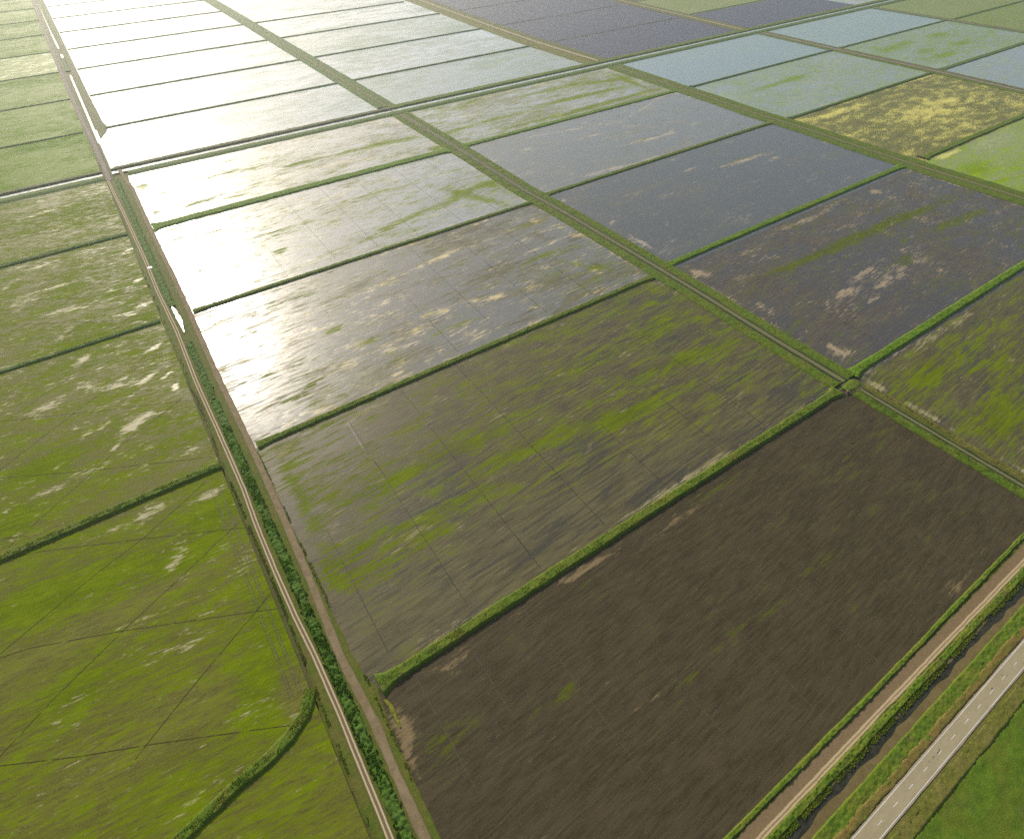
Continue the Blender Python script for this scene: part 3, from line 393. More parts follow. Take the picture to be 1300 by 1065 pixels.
# ------------------------------------------------------------------ strips: banks, roads, water
def resample(pts, dl):
    pts = np.array(pts, float); seg = np.hypot(*(pts[1:] - pts[:-1]).T); s = np.concatenate([[0], np.cumsum(seg)])
    n = max(2, int(s[-1] / dl) + 1); t = np.linspace(0, s[-1], n)
    out = np.stack([np.interp(t, s, pts[:, i]) for i in range(pts.shape[1])], 1)
    return out, t
def strip_frame(pts, dl):
    p, t = resample(pts, dl)
    d = np.gradient(p[:, :2], axis=0); d /= np.hypot(d[:, 0], d[:, 1])[:, None]
    return p, t, np.stack([-d[:, 1], d[:, 0]], 1)
def bank(name, pts, w, h, mat, label=None, cat=None, group=None, kind=None, dl=None, nw=12, tuft=.45, seed=0, flare=(.9, .9), parent=None, zbase=-.35, wob=.10, top=.68):
    """earth bank or levee, pts in survey units, w in survey units, h in metres"""
    pm = [(a * K, b * K) for a, b in pts]
    mid = pm[len(pm) // 2] if len(pm) > 2 else ((pm[0][0] + pm[1][0]) / 2, (pm[0][1] + pm[1][1]) / 2)
    dist = math.sqrt(H * H + min((p[0] - 0) ** 2 + p[1] ** 2 for p in pm + [mid]))
    dl = dl or max(.55, dist / 330 * .6)
    p, t, nrm = strip_frame(pm, dl)
    L = t[-1]
    fl = 1 + flare[0] * np.exp(-t / 5.5) + flare[1] * np.exp(-(L - t) / 5.5)
    hw = w * K / 2 * fl
    e1 = 1 + wob * 2 * (fbm(t / 11, t * 0 + seed, seed + 1, 3) - .5) + wob * .9 * (fbm(t / 1.6, t * 0 + 9, seed + 8, 3) - .5)
    e2 = 1 + wob * 2 * (fbm(t / 11, t * 0 + seed, seed + 2, 3) - .5) + wob * .9 * (fbm(t / 1.6, t * 0 + 9, seed + 9, 3) - .5)
    q = np.linspace(-1, 1, nw + 1)
    off = np.where(q[None, :] > 0, q[None, :] * (hw * e1)[:, None], q[None, :] * (hw * e2)[:, None])
    X = p[:, 0:1] + nrm[:, 0:1] * off; Y = p[:, 1:2] + nrm[:, 1:2] * off
    prof = sstep(0, 1 - top, 1 - np.abs(q))[None, :]
    tf = tuft * (fbm(X / 1.3, Y / 1.3, seed + 3, 3) - .35) * 2 + tuft * 1.2 * (fbm(X / 6, Y / 6, seed + 4, 2) - .5)
    Z = zbase + (h - zbase) * prof + tf * np.clip(prof * 2.2, 0, 1)
    Z[:, 0] = np.minimum(Z[:, 0], zbase); Z[:, -1] = np.minimum(Z[:, -1], zbase)
    o = grid(name, X, Y, Z, mat, parent=parent)
    if label or kind: tag(o, label, cat, group, kind)
    return o
def cover(parent, pts, w, h, mat, n, smax=1.0, seed=1):
    """leafy grass clumps rooted over a levee, one part of it"""
    rnd = np.random.RandomState(seed); pm = [(a * K, b * K) for a, b in pts]
    p, t, nrm = strip_frame(pm, 1.0); V = []; Fc = []
    k = rnd.randint(0, len(p), n); q = (rnd.rand(n) * 2 - 1) * .8
    vn = vnoise(t[k] / 5.0, q * 2 + seed, seed); ss = (.35 + rnd.rand(n) * .8) * smax
    for i in range(n):
        if vn[i] < .35: continue
        cx = p[k[i], 0] + nrm[k[i], 0] * q[i] * w * K / 2; cy = p[k[i], 1] + nrm[k[i], 1] * q[i] * w * K / 2
        zb = -.35 + (h + .35) * min(1, (1 - abs(q[i])) / .45); s_ = ss[i]
        for b in range(4):
            a = rnd.rand() * 6.283; ca, sa = math.cos(a), math.sin(a); v = len(V); l = (.4 + rnd.rand() * .5) * s_; wd = .24 * s_
            V += [(cx - sa * wd, cy + ca * wd, zb - .2), (cx + sa * wd, cy - ca * wd, zb - .2), (cx + ca * l + sa * wd, cy + sa * l - ca * wd, zb + .75 * s_), (cx + ca * l - sa * wd, cy + sa * l + ca * wd, zb + .55 * s_)]
            Fc.append((v, v + 1, v + 2, v + 3))
    return tri_mesh('grass_tufts', V, Fc, mat, parent)
def ribbon(name, pts, w, z, mat, dl=3.0, nw=6, kind='structure', label=None, parent=None, wob=.03, seed=0, ends=0):
    """flat strip (road, water, track) lying at height z"""
    pm = [(a * K, b * K) for a, b in pts]
    p, t, nrm = strip_frame(pm, dl)
    q = np.linspace(-1, 1, nw + 1)
    hw = w * K / 2 * (1 + wob * 4 * (fbm(t / 9, t * 0, seed, 2) - .5))
    if ends: hw = hw * np.clip(np.minimum(t, t[-1] - t) / (t[-1] * ends) + .08, 0, 1) ** .5
    off = q[None, :] * hw[:, None]
    X = p[:, 0:1] + nrm[:, 0:1] * off; Y = p[:, 1:2] + nrm[:, 1:2] * off
    uv = np.zeros(X.shape + (3,)); uv[..., 0] = (q[None, :] + 1) / 2; uv[..., 1] = (t / 1000)[:, None]
    o = grid(name, X, Y, np.full_like(X, z), mat, parent=parent, attrs={'uvw': uv})
    if not parent: tag(o, label, kind=kind)
    return o

# ---- levees along the rows ----
LG = 'grass levees between paddies'
def lev(c, r, x0, x1, y, w, h, g, extra='', fl=(.9, .9), **k):
    a = SHORT.get((c, r)); b = SHORT.get((c, r - 1))
    lab = ('%s levee between the %s and the %s' % (extra or 'grassy', b, a)) if a and b else ('%s levee along the %s' % (extra or 'grassy', a or b))
    words = lab.split()
    if len(words) > 16: lab = ' '.join(words[:16])
    pts = [(x0, y), ((x0 + x1) / 2, y + .3), (x1, y)]; h *= .68; w *= .86
    near = r < 5 and c in ('L', 0, 1)
    if not near: return bank('levee', pts, w, h, G[g], lab, 'levee', LG, seed=hash_key(c, r), flare=fl, wob=.14, **k)
    return bushy(pts, w, h, g, lab, LG, hash_key(c, r), fl, 5200 if r < 3 else 3000, 1.1, xmin=-100)
def bushy(pts, w, h, g, lab, grp, seed, fl, n, smax, xmin=None, **k):
    o = tag(empty('levee', pts[len(pts) // 2][0] * K, pts[len(pts) // 2][1] * K), lab, 'levee', grp)
    local(bank('earth_bank', pts, w, h, G[g], seed=seed, flare=fl, wob=k.pop('wob', .14), **k), o)
    cp = [(max(a, xmin), b) for a, b in pts] if xmin is not None else pts
    local(cover(None, cp, w, h, LF[g], int(n * .6), smax * .55, seed=seed), o)
    return o
# left column
lev('L', 2, -240, -13.5, 217.3, 5.2, 2.3, 'mid', 'tall dark-sided', fl=(0, .3))
lev('L', 3, -240, -15, 350.3, 4.0, 1.7, 'dark', 'low brownish', fl=(0, .3))
lev('L', 4, -240, -14, 479.5, 6.5, 2.0, 'dark', 'broad green', fl=(0, .3))
for r in range(6, 14): lev('L', r, -260, -17, YL[r], 3.6, 1.8, 'dark', 'thin dark green', fl=(0, .2))
# first column
lev(0, 1, 5, 247, 91.6, 5.6, 2.4, 'mid', 'overgrown')
lev(0, 2, 3, 247, 219.6, 4.6, 2.0, 'mid', 'green')
lev(0, 3, 3, 248, 349, 4.6, 2.0, 'mid', 'green')
lev(0, 4, 3, 249, 479, 12.5, 2.2, 'bright', 'broad green')
for r in range(6, 14): lev(0, r, 3, 249, YL[r], 5.0, 2.0, 'dark', 'dark green')
# second column
lev(1, 1, 263, 530, 95.5, 6.5, 2.2, 'bright', 'bright green')
lev(1, 2, 262, 528, 224, 6.5, 2.2, 'bright', 'bright green')
lev(1, 3, 263, 528, 353, 5.6, 2.0, 'mid', 'green')
lev(1, 4, 265, 533, 479, 9, 1.8, 'bright', 'broad green')
for r in range(6, 10): lev(1, r, 266, 528, YL[r], 5.4, 2.0, 'dark', 'dark green')
# third
lev(2, 2, 557, 805, 223, 8, 2.2, 'mid', 'wide dark green')
lev(2, 3, 553, 803, 350, 5.5, 2.0, 'dark', 'straight dark')
lev(2, 4, 554, 803, 478, 4.5, 2.0, 'dark', 'thin dark green')
for r in (6, 7, 8): lev(2, r, 560, 795, YL[r], 3.2, .5, 'corridor', 'thin pale', fl=(0, 0))
lev(3, 3, 820, 1072, 350, 9, 1.8, 'dark', 'wide teal green')
lev(3, 4, 822, 1075, 478, 4.6, 1.8, 'dark', 'thin teal')
lev(3, 6, 815, 1072, 742, 4, 1.2, 'dark', 'thin green')
lev(4, 4, 1084, 1340, 475, 6, 1.8, 'dark', 'dark green')

# ---- the canal across the whole scene with its two banks ----
ribbon('canal_water', [(-245, 609.6), (-14.5, 609.6)], 5.4, -.5, M['water'], dl=10, label='canal water left of the dirt road crossing')
ribbon('canal_water', [(-7.5, 609.6), (1340, 609.6)], 5.0, -.5, M['water'], dl=10, label='long straight canal water right of the dirt road crossing')
bank('canal_bank', [(-245, 600), (-14, 600)], 15, 1.6, G['dark'], 'dark green near bank of the canal, left of the dirt roads', 'canal bank', seed=201, flare=(0, 0), top=.3)
bank('canal_bank', [(-245, 616.2), (-14, 616.2)], 7, 1.5, G['corridor'], 'narrow brown far bank of the canal, left of the dirt roads', 'canal bank', seed=202, flare=(0, 0))
bank('canal_bank', [(4, 599.3), (257, 599.3)], 15.5, 1.6, G['dark'], 'green near canal bank from the dirt roads to the middle track', 'canal bank', seed=203, flare=(0, .3), top=.3)
bank('canal_bank', [(-5, 617), (257, 617)], 8, 1.5, G['corridor'], 'brownish far canal bank from the dirt roads to the middle track', 'canal bank', seed=204, flare=(0, .3))
bank('canal_bank', [(257, 599.5), (1340, 599.5)], 15, 1.6, G['dark'], 'long teal near canal bank right of the middle track', 'canal bank', seed=205, flare=(.2, 0), top=.3)
bank('canal_bank', [(257, 619), (1340, 617)], 12, 1.5, G['mid'], 'long green far canal bank right of the middle track', 'canal bank', seed=206, flare=(.2, 0))

# ---- left corridor: verge, two dirt roads, reed ditch ----
def corridor(name, ys, lefts, rights, heights, mat, label, dl, nseed, amp=.25):
    """terrain strip along y; heights: list of (u, z) across"""
    y = np.arange(ys[0], ys[1], dl / K)
    uu = np.array([h[0] for h in heights]); zz = np.array([h[1] for h in heights])
    n = 46
    q = np.linspace(0, 1, n)
    lf = np.interp(y, *zip(*lefts)); rg = np.interp(y, *zip(*rights))
    lf = lf + .7 * (fbm(y / 4, y * 0, nseed, 3) - .5); rg = rg + .7 * (fbm(y / 4, y * 0, nseed + 1, 3) - .5)
    X = lf[:, None] + (rg - lf)[:, None] * q[None, :]
    Y = np.repeat(y[:, None], n, 1)
    # X measured across; height by absolute u, edges always drop under the paddy
    Z = np.interp(X, uu, zz)
    Z = Z + amp * 2 * (fbm(X * K / 1.2, Y * K / 1.2, nseed + 2, 3) - .5)
    e = np.minimum(q, 1 - q)[None, :]
    Z = np.where(e < .03, -.4, Z * sstep(0, .07, e) + .02)
    Z[:, 0] = -.5; Z[:, -1] = -.5
    o = grid(name, X * K, Y * K, Z, mat); tag(o, label, kind='structure'); return o
VL = [(-90, -13.5), (60, -13.5), (91, -14), (105, -12.6), (145, -12.4), (180, -13.5), (210, -13.2), (228, -13.2), (258, -11.8), (290, -14.2), (348, -15), (436, -15), (471, -14), (509, -13), (573, -13.4), (596, -14.5)]
VR = [(-90, 2.6), (60, 2.8), (80, 3.6), (91, 5), (97, 3), (107, 2.2), (217, 2.4), (224, 2), (331, 2), (460, 2.3), (475, 4), (486, 2.3), (577, 2.6), (596, 4)]
corridor('verge', (-90, 597), VL, VR, [(-16, .1), (-13, .35), (-11.2, .55), (-8.2, .5), (-7.4, .2), (-5.8, -.55), (-4.8, -.5), (-3.6, .3), (-2.9, .5), (.6, .5), (1.6, .3), (5, 0)], G['verge'], 'grassy verge carrying the two dirt roads', .9, 31, .16)
ribbon('dirt_road', ROADS['road1'], 2.3, .80, M['dirt'], dl=2, nw=10, label='dirt road with two pale ruts, left of the reed ditch', seed=5)
ribbon('dirt_road', ROADS['road2'], 3.0, .80, M['dirt2'], dl=2, nw=8, label='plain brown dirt road right of the reed ditch', seed=6, wob=.08)
# far corridor
FL = [(604, -15), (620, -15.5), (747, -16.2), (874, -16.5), (985, -17.5), (1004, -18.5), (1135, -19), (1415, -19.5), (1940, -19.5)]
FR = [(604, -7), (700, -6.6), (728, 4), (745, 6), (760, 4), (885, 3), (1940, 3)]
corridor('verge', (622, 1940), FL, FR, [(-20, .3), (-11, .5), (-9.4, .4), (-8.6, -.7), (-5.6, -.7), (-4.6, .5), (2, .6), (6, .2)], G['corridor'], 'brownish verge past the canal beside the white ditch', 2.5, 35, .1)
ribbon('dirt_road', [(-11.5, 591), (-11.5, 640), (-11.8, 700), (-13.5, 760), (-14.5, 860), (-15.5, 1000), (-16, 1240), (-16, 1940)], 4.2, .85, M['dirt_mauve'], dl=6, label='greyish dirt road running on past the canal at the left', seed=7)
bank('bridge_fill', [(-11.2, 593), (-11.2, 626)], 7.5, .7, M['dirt2'], kind='structure', label='earth crossing that carries the dirt road over the canal', tuft=.05, flare=(0, 0), top=.8)
ribbon('ditch_water', [(-7.4, 694), (-7.2, 760), (-7.1, 860), (-7.1, 985)], 2.1, -.3, M['water'], dl=6, label='bright straight ditch water between the far verges', seed=8, ends=.02)
ribbon('ditch_water', [(-7.1, 1150), (-9, 1300), (-10, 1620)], 2.2, -.3, M['water'], dl=6, label='thin bright ditch water at the top left', seed=9, ends=.02)
ribbon('ditch_water', [(-7, 1085), (-7, 1112)], 3.2, .45, M['water'], dl=3, label='short bright pool in the ditch at the top left', seed=10, ends=.4)
bank('reed_bed', [(-7.3, 1003), (-7.5, 1080)], 4.6, 1.6, G['dark'], kind='stuff', label='green reeds filling the far ditch', seed=77)

# reeds in the near ditch: thick clumps with blades
def reeds(name, path, w, h, mat, label, seed, n, smax=1.5, cat=None):
    rnd = np.random.RandomState(seed)
    pm = [(a * K, b * K) for a, b in path]
    p, t, nrm = strip_frame(pm, 1.0)
    V = []; Fc = []
    for i in range(n):
        f = rnd.rand() ** 1.0; k = int(f * (len(p) - 1)); q = (rnd.rand() + rnd.rand() - 1) * w * K * .5
        gap = vnoise(np.array([t[k] / 7.0]), np.array([q * .2]), seed)[0]
        if gap < .3: continue
        cx = p[k, 0] + nrm[k, 0] * q; cy = p[k, 1] + nrm[k, 1] * q
        s = (.5 + rnd.rand()) * smax * (.6 + gap * .7)
        nb = 7
        for b in range(nb):
            a = rnd.rand() * 6.283; r0 = .18 * s; lean = (.25 + rnd.rand() * .5) * s
            bx, by = cx + math.cos(a) * r0, cy + math.sin(a) * r0
            tx, ty = cx + math.cos(a) * lean, cy + math.sin(a) * lean
            wx, wy = -math.sin(a) * .26 * s, math.cos(a) * .26 * s
            z0 = h - .5; zt = h + s * (.45 + rnd.rand() * .6)
            v = len(V)
            V += [(bx - wx, by - wy, z0), (bx + wx, by + wy, z0), ((bx + tx) / 2 + wx * 1.3, (by + ty) / 2 + wy * 1.3, (z0 + zt) / 2 + .2 * s), (tx, ty, zt), ((bx + tx) / 2 - wx * 1.3, (by + ty) / 2 - wy * 1.3, (z0 + zt) / 2 + .2 * s)]
            Fc += [(v, v + 1, v + 2, v + 4), (v + 4, v + 2, v + 3)]
    o = tri_mesh(name, V, Fc, mat); tag(o, label, cat, kind='stuff'); return o
bank('reed_bed', [(-5.4, -60), (-5.4, 150), (-5.6, 240), (-6, 318)], 3.6, .7, G['reed'], kind='stuff', label='green reeds and sedge filling the ditch between the two dirt roads', seed=78, tuft=.9, nw=14, wob=.5, dl=.6, flare=(0, 0), zbase=-.3)
bank('reed_bed', [(-6.2, 362), (-6.4, 470), (-6.6, 590)], 3.8, .9, G['reed'], kind='stuff', label='green ditch plants between the dirt roads, beyond the glaring pool', seed=79, tuft=.7, nw=12, wob=.4, dl=.9, flare=(0, 0), zbase=-.3)
reeds('reed_clumps', [(-5.4, 40), (-5.4, 150), (-5.6, 240)], 4.2, .4, LF['reed'], 'single taller reed clumps standing in the near ditch', 3, 4200, .95)
for i, (pts, w, z, lab) in enumerate(PUDDLES):
    ribbon('puddle', pts, w, z, M['water'], dl=1.2, nw=6, label=lab, seed=40 + i, wob=.35, ends=.35)
# side ditch scrub right of L fields (dark dashed line of tufts)
def tufts(name, path, n, w, s, mat, label, seed, z=.1, thr=.45):
    rnd = np.random.RandomState(seed); pm = [(a * K, b * K) for a, b in path]
    p, t, nrm = strip_frame(pm, 1.0); V = []; Fc = []
    for i in range(n):
        k = rnd.randint(len(p)); 
        if vnoise(np.array([t[k] / 6.]), np.array([0.]), seed)[0] < thr: continue
        q = (rnd.rand() - .5) * w * K; cx = p[k, 0] + nrm[k, 0] * q; cy = p[k, 1] + nrm[k, 1] * q
        ss = s * (.5 + rnd.rand())
        for b in range(6):
            a = rnd.rand() * 6.283; v = len(V); ca, sa = math.cos(a), math.sin(a)
            V += [(cx - sa * .3 * ss, cy + ca * .3 * ss, z - .1), (cx + sa * .3 * ss, cy - ca * .3 * ss, z - .1), (cx + ca * .6 * ss + sa * .2 * ss, cy + sa * .6 * ss - ca * .2 * ss, z + .7 * ss), (cx + ca * .7 * ss - sa * .2 * ss, cy + sa * .7 * ss + ca * .2 * ss, z + .6 * ss)]
            Fc.append((v, v + 1, v + 2, v + 3))
    o = tri_mesh(name, V, Fc, mat); tag(o, label, kind='stuff'); return o
tufts('scrub', [(-12.9, 60), (-12.5, 100), (-12.1, 150), (-12.6, 205)], 1300, 1.0, .5, LF['mid'], 'dark scrub tufts along the left edge of the near verge', 11, .3)
tufts('scrub', [(2.0, 62), (2.6, 90), (1.9, 110), (1.9, 215)], 900, .9, .45, LF['mid'], 'dark scrub along the right edge of the brown dirt road', 12, .3, .5)
tufts('scrub', [(-12.8, 225), (-12.6, 300), (-13.8, 420)], 500, 1.0, .5, LF['verge'], 'scrub along the paddies left of the two-rut dirt road', 13, .3, .5)

# curved levee in the bottom left corner
bushy([(-60, 84.5), (-40, 89.5), (-31, 91), (-24, 93.2), (-17.5, 97), (-14, 103)], 4.4, 1.2, 'mid', 'curved overgrown levee between the small green corner paddy and the track-crossed one', LG, 301, (0, 0), 2200, 1.2, wob=.16)
bank('levee', [(-240, 84), (-60, 84.5)], 6.5, 2.2, G['mid'], 'levee running on left from the curved corner', 'levee', LG, seed=302, flare=(0, 0))
bank('weed_patch', [(5.2, 76.5), (5.4, 84), (4.6, 86.5)], 2.0, .3, G['yellow'], kind='stuff', label='yellow patch of weeds beside the brown dirt road', seed=304, flare=(-.6, -.6), tuft=.35, wob=.6)

# ---- middle track corridor (B1) ----
def track_corridor(x_of, y0, y1, w, mats, names, label_road, seed, h=1.5, roadmat='dirt3', roadw=2.6, bw=(5.5, 6.5), road_off=0.0, tuf=0, ditches=False):
    n = 12
    ys = np.linspace(y0, y1, n); xc = [x_of(v) for v in ys]
    base = bank('track_base', list(zip(xc, ys)), w * .8, .5, G['verge'], kind='structure', label='low grassy base under ' + label_road, seed=seed, tuft=.04, flare=(0, 0), wob=.05, top=.8, nw=16)
    ribbon('farm_track', [(a + road_off, b) for a, b in zip(xc, ys)], roadw, .78, M[roadmat], dl=3, nw=8, label=label_road, seed=seed + 1, wob=.05)
    for sg, bb, mm, nn in ((-1, bw[0], mats[0], names[0]), (1, bw[1], mats[1], names[1])):
        pp = [(a + sg * (w / 2 - bb / 2), b) for a, b in zip(xc, ys)]
        if tuf: bushy(pp, bb, h, mm, nn, 'banks along the farm tracks', seed + 2 + sg, (0, 0), tuf, 1.0, nw=10, zbase=.1, wob=.12)
        else: bank('levee', pp, bb, h, G[mm], nn, 'levee', 'banks along the farm tracks', seed=seed + 2 + sg, flare=(0, 0), wob=.12, nw=10, zbase=.1)
        if ditches:
            ribbon('track_ditch', [(a + sg * (roadw / 2 + .6) + road_off, b) for a, b in zip(xc, ys)], 1.15, .74, M['ditch_green'], dl=2, nw=3, label=('near' if sg < 0 else 'far') + ' side ditch of the ' + label_road, wob=.5, seed=seed + 5 + sg)
x1 = lambda v: float(np.interp(v, [-80, 10, 46, 88, 98, 216, 229, 345, 360, 468, 592], [257.5, 257.3, 257, 257, 255, 258, 257.5, 257, 255, 257.5, 257.5]))
track_corridor(x1, 94, 594, 19, ('mid', 'mid'), ('long grass bank on the near side of the middle track', 'long grass bank on the far side of the middle track'), 'middle farm track between grass banks', 401, roadw=2.4, bw=(6.6, 6.6), tuf=9000, ditches=True)
track_corridor(x1, -80, 86, 13, ('mid', 'dry'), ('green bank below the junction on the near side of the track', 'ochre bank below the junction on the far side of the track'), 'end of the middle farm track at the lower right', 411, roadw=1.6, bw=(5, 3.6), tuf=5000, ditches=True)
bank('track_junction', [(250.5, 89.8), (261, 90.3)], 7, .72, G['mid'], kind='structure', label='grassy junction of the middle track and the levees', seed=420, tuft=.25, flare=(0, 0), top=.3, wob=.4)
track_corridor(lambda v: 256.5 + (v - 622) * .002, 624, 1938, 21, ('dark', 'dark'), ('near bank of the middle track past the canal', 'far bank of the middle track past the canal'), 'middle farm track past the canal', 431, roadw=3.0, bw=(7, 8))
x3 = lambda v: float(np.interp(v, [0, 134, 216, 230, 348, 361, 464, 481, 594], [541, 541, 538.5, 537, 541, 537, 542, 540.5, 543]))
track_corridor(x3, 0, 594, 24, ('mid', 'mid'), ('green bank on the near side of the second track', 'green bank on the far side of the second track'), 'second farm track, right of the dark slate paddy', 441, roadw=3.0, bw=(9, 8), tuf=7000)
track_corridor(lambda v: float(np.interp(v, [622, 700, 768, 882, 1150, 1938], [540, 537, 537, 542, 556, 600])), 624, 1938, 38, ('dry', 'corridor'), ('ochre bank beside the milky paddies past the canal', 'tan bank beside the plowed fields past the canal'), 'tan farm track beside the plowed fields', 451, roadmat='dirt_tan', roadw=6.5, bw=(17, 8), road_off=3, h=1.1)
x4 = lambda v: float(np.interp(v, [0, 255, 347, 482, 594, 730], [807, 807, 811, 811.5, 814, 808]))
track_corridor(x4, 0, 594, 20, ('mid', 'corridor'), ('near bank of the third track', 'far bank of the third track'), 'third farm track, behind the yellow blotched paddy', 461, roadmat='dirt_mauve', roadw=5, bw=(6, 6), h=1.2)
track_corridor(lambda v: 808 + (v - 620) * .05, 624, 900, 26, ('corridor', 'corridor'), ('near tan bank past the canal behind the plowed fields', 'far tan bank past the canal behind the plowed fields'), 'farm track behind the plowed fields', 471, roadmat='dirt_tan', roadw=5, bw=(8, 8), h=1.0)
track_corridor(lambda v: 1078, 200, 594, 13, ('dark', 'corridor'), ('near bank of the farthest track at the top right', 'far bank of the farthest track at the top right'), 'farthest farm track at the top right', 481, roadmat='dirt_mauve', roadw=3.4, bw=(4.5, 4.5), h=1.2)

cx, cy = 249.6 * K, 88.6 * K
cv = tag(empty('culvert', cx, cy), 'small brown culvert box at the levee junction on the middle track', 'culvert')
def box(name, x, y, z, sx, sy, sz, mat, parent):
    me = bpy.data.meshes.new(name); bm = bmesh.new(); bmesh.ops.create_cube(bm, size=1)
    bmesh.ops.scale(bm, vec=(sx, sy, sz), verts=bm.verts); bmesh.ops.bevel(bm, geom=bm.edges[:], offset=.05, segments=1)
    bm.to_mesh(me); bm.free(); me.materials.append(mat); o = link(name, me, parent); o.location = (x, y, z); return o
box('head_wall', 0, 0, .9, 3.2, .5, 2.6, M['shoulder'], cv); box('wing_wall', -1.7, -.9, .7, .35, 1.8, 2.0, M['shoulder'], cv); box('wing_wall', 1.7, -.9, .7, .35, 1.8, 2.0, M['shoulder'], cv)
box('gate', 0, -.32, .6, 1.5, .12, 1.8, M['tar'], cv)
# ---- bottom right: bank, dirt road, ditch, verge, asphalt road ----
XA, XB = 20, 420
def yline(y, sl=0.0): return [(XA, y), (XB, y + sl * (XB - XA))]
bank('roadside_base', yline(-6), 17.5, .5, G['verge'], kind='structure', label='grassy ground under the straight dirt road at the lower right', seed=500, tuft=.1, flare=(0, 0), top=.9, nw=34, dl=1.4, wob=.01)
bank('levee', [(60, 1.6), (130, 1.4), (180, 2.0), (240, 2.4), (420, 3)], 1.7, 1.2, G['mid'], 'narrow green levee beside the straight dirt road, lower right', 'levee', LG, seed=501, flare=(0, 0), wob=.3, dl=.5, nw=10)
ribbon('dirt_road', [(40, -1.9), (130, -1.5), (210, -1.6), (420, -1.2)], 4.8, .68, M['dirt_side'], dl=2, nw=12, label='straight dirt road with pale ruts at the lower right', seed=502)
bank('grass_strip', yline(-5.0, .0), 2.6, 1.2, G['mid'], kind='structure', label='grass strip between the straight dirt road and the muddy ditch', seed=503, flare=(0, 0), wob=.3, dl=.55, tuft=.6)
# ditch, cut by its own terrain strip
ribbon('muddy_ditch', [(XA, -8.8), (XB, -8.8)], 5.6, .72, M['mud'], dl=3, nw=6, label='brown muddy ditch at the lower right', seed=504)
ribbon('ditch_water', [(XA, -7.7), (XB, -7.7)], 1.9, .725, M['ditch'], dl=3, nw=4, label='dark water and painted shadow band along the near side of the muddy ditch', seed=505, wob=.4)  # dark colour also paints the shadow band lying along the ditch
tufts('scrub', yline(-6.4), 5200, 1.2, .7, LF['mid'], 'dark green scrub overhanging the muddy ditch', 14, .7, .25)
bank('grass_verge', yline(-13.6), 6.6, 1.3, G['mid'], kind='structure', label='green grass verge between the ditch and the asphalt road', seed=506, flare=(0, 0), wob=.06, tuft=.45, dl=.7, nw=28, top=.8)
bank('grass_strip', yline(-15.2), 3.2, 1.62, G['ginger'], kind='structure', label='ginger dry grass along the left side of the asphalt road', seed=507, flare=(0, 0), wob=.35, tuft=.3, dl=.7, nw=8)
bank('road_embankment', yline(-19.6), 9.4, 1.4, G['dry'], kind='structure', label='dry grass embankment under the asphalt road', seed=508, flare=(0, 0), wob=.03, tuft=.05, dl=1.5, nw=16, top=.85)
YC = -18.95
ribbon('road_shoulder', yline(YC), 5.0, 1.66, M['shoulder'], dl=6, wob=.02, label='narrow gravel shoulder of the asphalt road')
road = ribbon('asphalt_road', yline(YC), 4.55, 1.70, M['asphalt'], dl=6, wob=0, label='pale asphalt road with white markings in the bottom right corner')
for sgn in (-1, 1):
    ribbon('edge_line', yline(YC + sgn * 2.02), .13, 1.706, M['paint'], dl=10, nw=1, wob=0, parent=road)
xk = 101.5
while xk < 300:
    ribbon('lane_dash', [(xk, YC), (xk + 2.1, YC)], .12, 1.706, M['paint'], dl=1, nw=1, wob=0, parent=road); xk += 7.48
for (px, py, ln, ww) in ((129.5, -18.6, .9, .32), (131.4, -18.7, 1.9, .3), (133.0, -18.45, .6, .3), (127.5, -18.5, .5, .3), (170, -18.4, .6, .3), (163, -18.6, 1.1, .35), (171.5, -19.4, .5, .2)):
    ribbon('tar_patch', [(px, py), (px + ln, py + .1)], ww, 1.704, M['tar'], dl=.4, nw=3, wob=.3, parent=road, ends=.4, seed=int(px * 10))
bank('grass_strip', yline(-24.2), 5.0, 1.35, G['dry'], kind='structure', label='dry ochre grass on the right side of the asphalt road', seed=509, flare=(0, 0), wob=.1, tuft=.3, dl=.7, nw=12)
bank('meadow', yline(-58), 66, .8, G['lawn'], kind='structure', label='bright green meadow in the bottom right corner', seed=510, flare=(0, 0), wob=.0, tuft=.5, dl=1.6, nw=70, top=.97)

# ------------------------------------------------------------------ tractor tracks: parts of their paddy
for c, r, tone, pts in TRACKS:
    po = F[(c, r)][-1]
    wd = .34 if tone == 'dark' else .5
    local(ribbon('tractor_track', pts, wd, .02, M['track_' + tone], dl=2.5, nw=2, wob=.1, seed=int(abs(pts[0][0])) % 50, kind=None), po)

# ------------------------------------------------------------------ haze
me = bpy.data.meshes.new('haze')
x0, x1_, y0, y1_, z0, z1 = -9100, 12100, -3100, 16100, -3.2, 345
v = [(x, y, z) for x in (x0, x1_) for y in (y0, y1_) for z in (z0, z1)]
me.from_pydata(v, [], [(0, 1, 3, 2), (4, 6, 7, 5), (0, 4, 5, 1), (2, 3, 7, 6), (0, 2, 6, 4), (1, 5, 7, 3)]); me.update()
hz = link('haze', me); tag(hz, 'thin sunlit haze over the farmland', kind='stuff')
m, nt = newmat('haze'); vol = nt.nodes.new('ShaderNodeVolumePrincipled'); oo = nt.nodes.new('ShaderNodeOutputMaterial')
vol.inputs['Color'].default_value = (.92, 1, .98, 1); vol.inputs['Density'].default_value = .00009
vol.inputs['Anisotropy'].default_value = .74
nt.links.new(vol.outputs[0], oo.inputs['Volume']); me.materials.append(m)

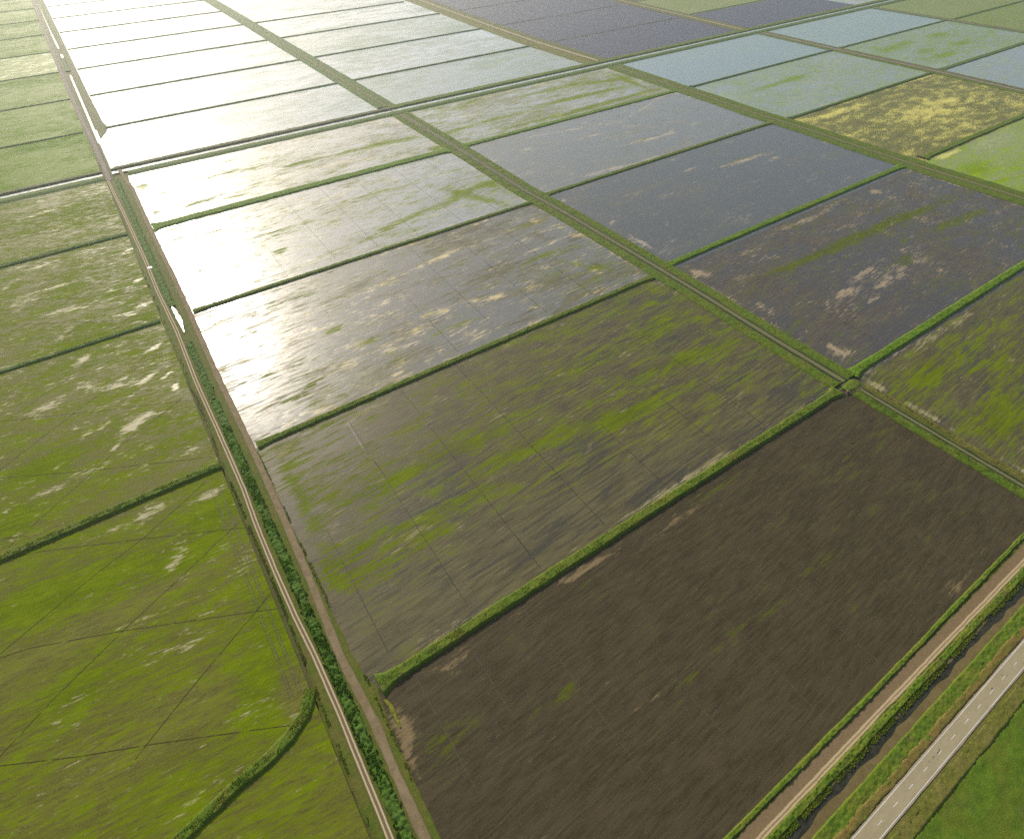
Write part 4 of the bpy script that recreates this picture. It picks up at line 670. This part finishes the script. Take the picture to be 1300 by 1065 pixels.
# ------------------------------------------------------------------ camera
F_PX, PITCH, ROLL, AZ = 759.875, 0.730769, -0.028209, -0.573401
cam = bpy.data.cameras.new('camera'); co = bpy.data.objects.new('camera', cam); C.objects.link(co)
cam.sensor_width = 36; cam.sensor_fit = 'HORIZONTAL'; cam.lens = 36 * F_PX / 1300
cam.shift_y = -45 / 1300; cam.clip_start = 1; cam.clip_end = 40000
R0 = Vector((1, 0, 0)); U0 = Vector((0, math.sin(PITCH), math.cos(PITCH))); B0 = -Vector((0, math.cos(PITCH), -math.sin(PITCH)))
rx = R0 * math.cos(ROLL) + U0 * math.sin(ROLL); ux = -R0 * math.sin(ROLL) + U0 * math.cos(ROLL)
mt = Matrix((rx, ux, B0)).transposed().to_4x4()
co.matrix_world = Matrix.Translation((0, 0, H)) @ Matrix.Rotation(AZ, 4, 'Z') @ mt
scene.camera = co

# ------------------------------------------------------------------ light: low sun ahead of the camera
EL = math.radians(29.15); SA = math.radians(0.8)          # azimuth from +y towards +x
sd = Vector((math.sin(SA) * math.cos(EL), math.cos(SA) * math.cos(EL), math.sin(EL)))
sl = bpy.data.lights.new('sun', 'SUN'); sl.energy = 4.1; sl.angle = math.radians(.53); sl.color = (1, .91, .76)
so = bpy.data.objects.new('sun', sl); C.objects.link(so); so.rotation_euler = sd.to_track_quat('Z', 'Y').to_euler()
w = bpy.data.worlds.new('World'); scene.world = w; w.use_nodes = True
nt = w.node_tree; bg = nt.nodes['Background']
sk = nt.nodes.new('ShaderNodeTexSky'); sk.sky_type = 'NISHITA'; sk.sun_disc = False
sk.sun_elevation = EL; sk.sun_rotation = SA; sk.altitude = 300; sk.air_density = 1.0; sk.dust_density = 3.5; sk.ozone_density = 1.0
nt.links.new(sk.outputs[0], bg.inputs['Color']); bg.inputs['Strength'].default_value = .14

scene.view_settings.view_transform = 'Standard'; scene.view_settings.look = 'None'
scene.view_settings.exposure = 0.1; scene.view_settings.gamma = 1.0
scene.cycles.max_bounces = 6; scene.cycles.volume_bounces = 1; scene.cycles.diffuse_bounces = 2; scene.cycles.glossy_bounces = 2
scene.cycles.transparent_max_bounces = 8
scene.cycles.use_denoising = False
scene.cycles.sample_clamp_indirect = 1.2; scene.cycles.sample_clamp_direct = 12
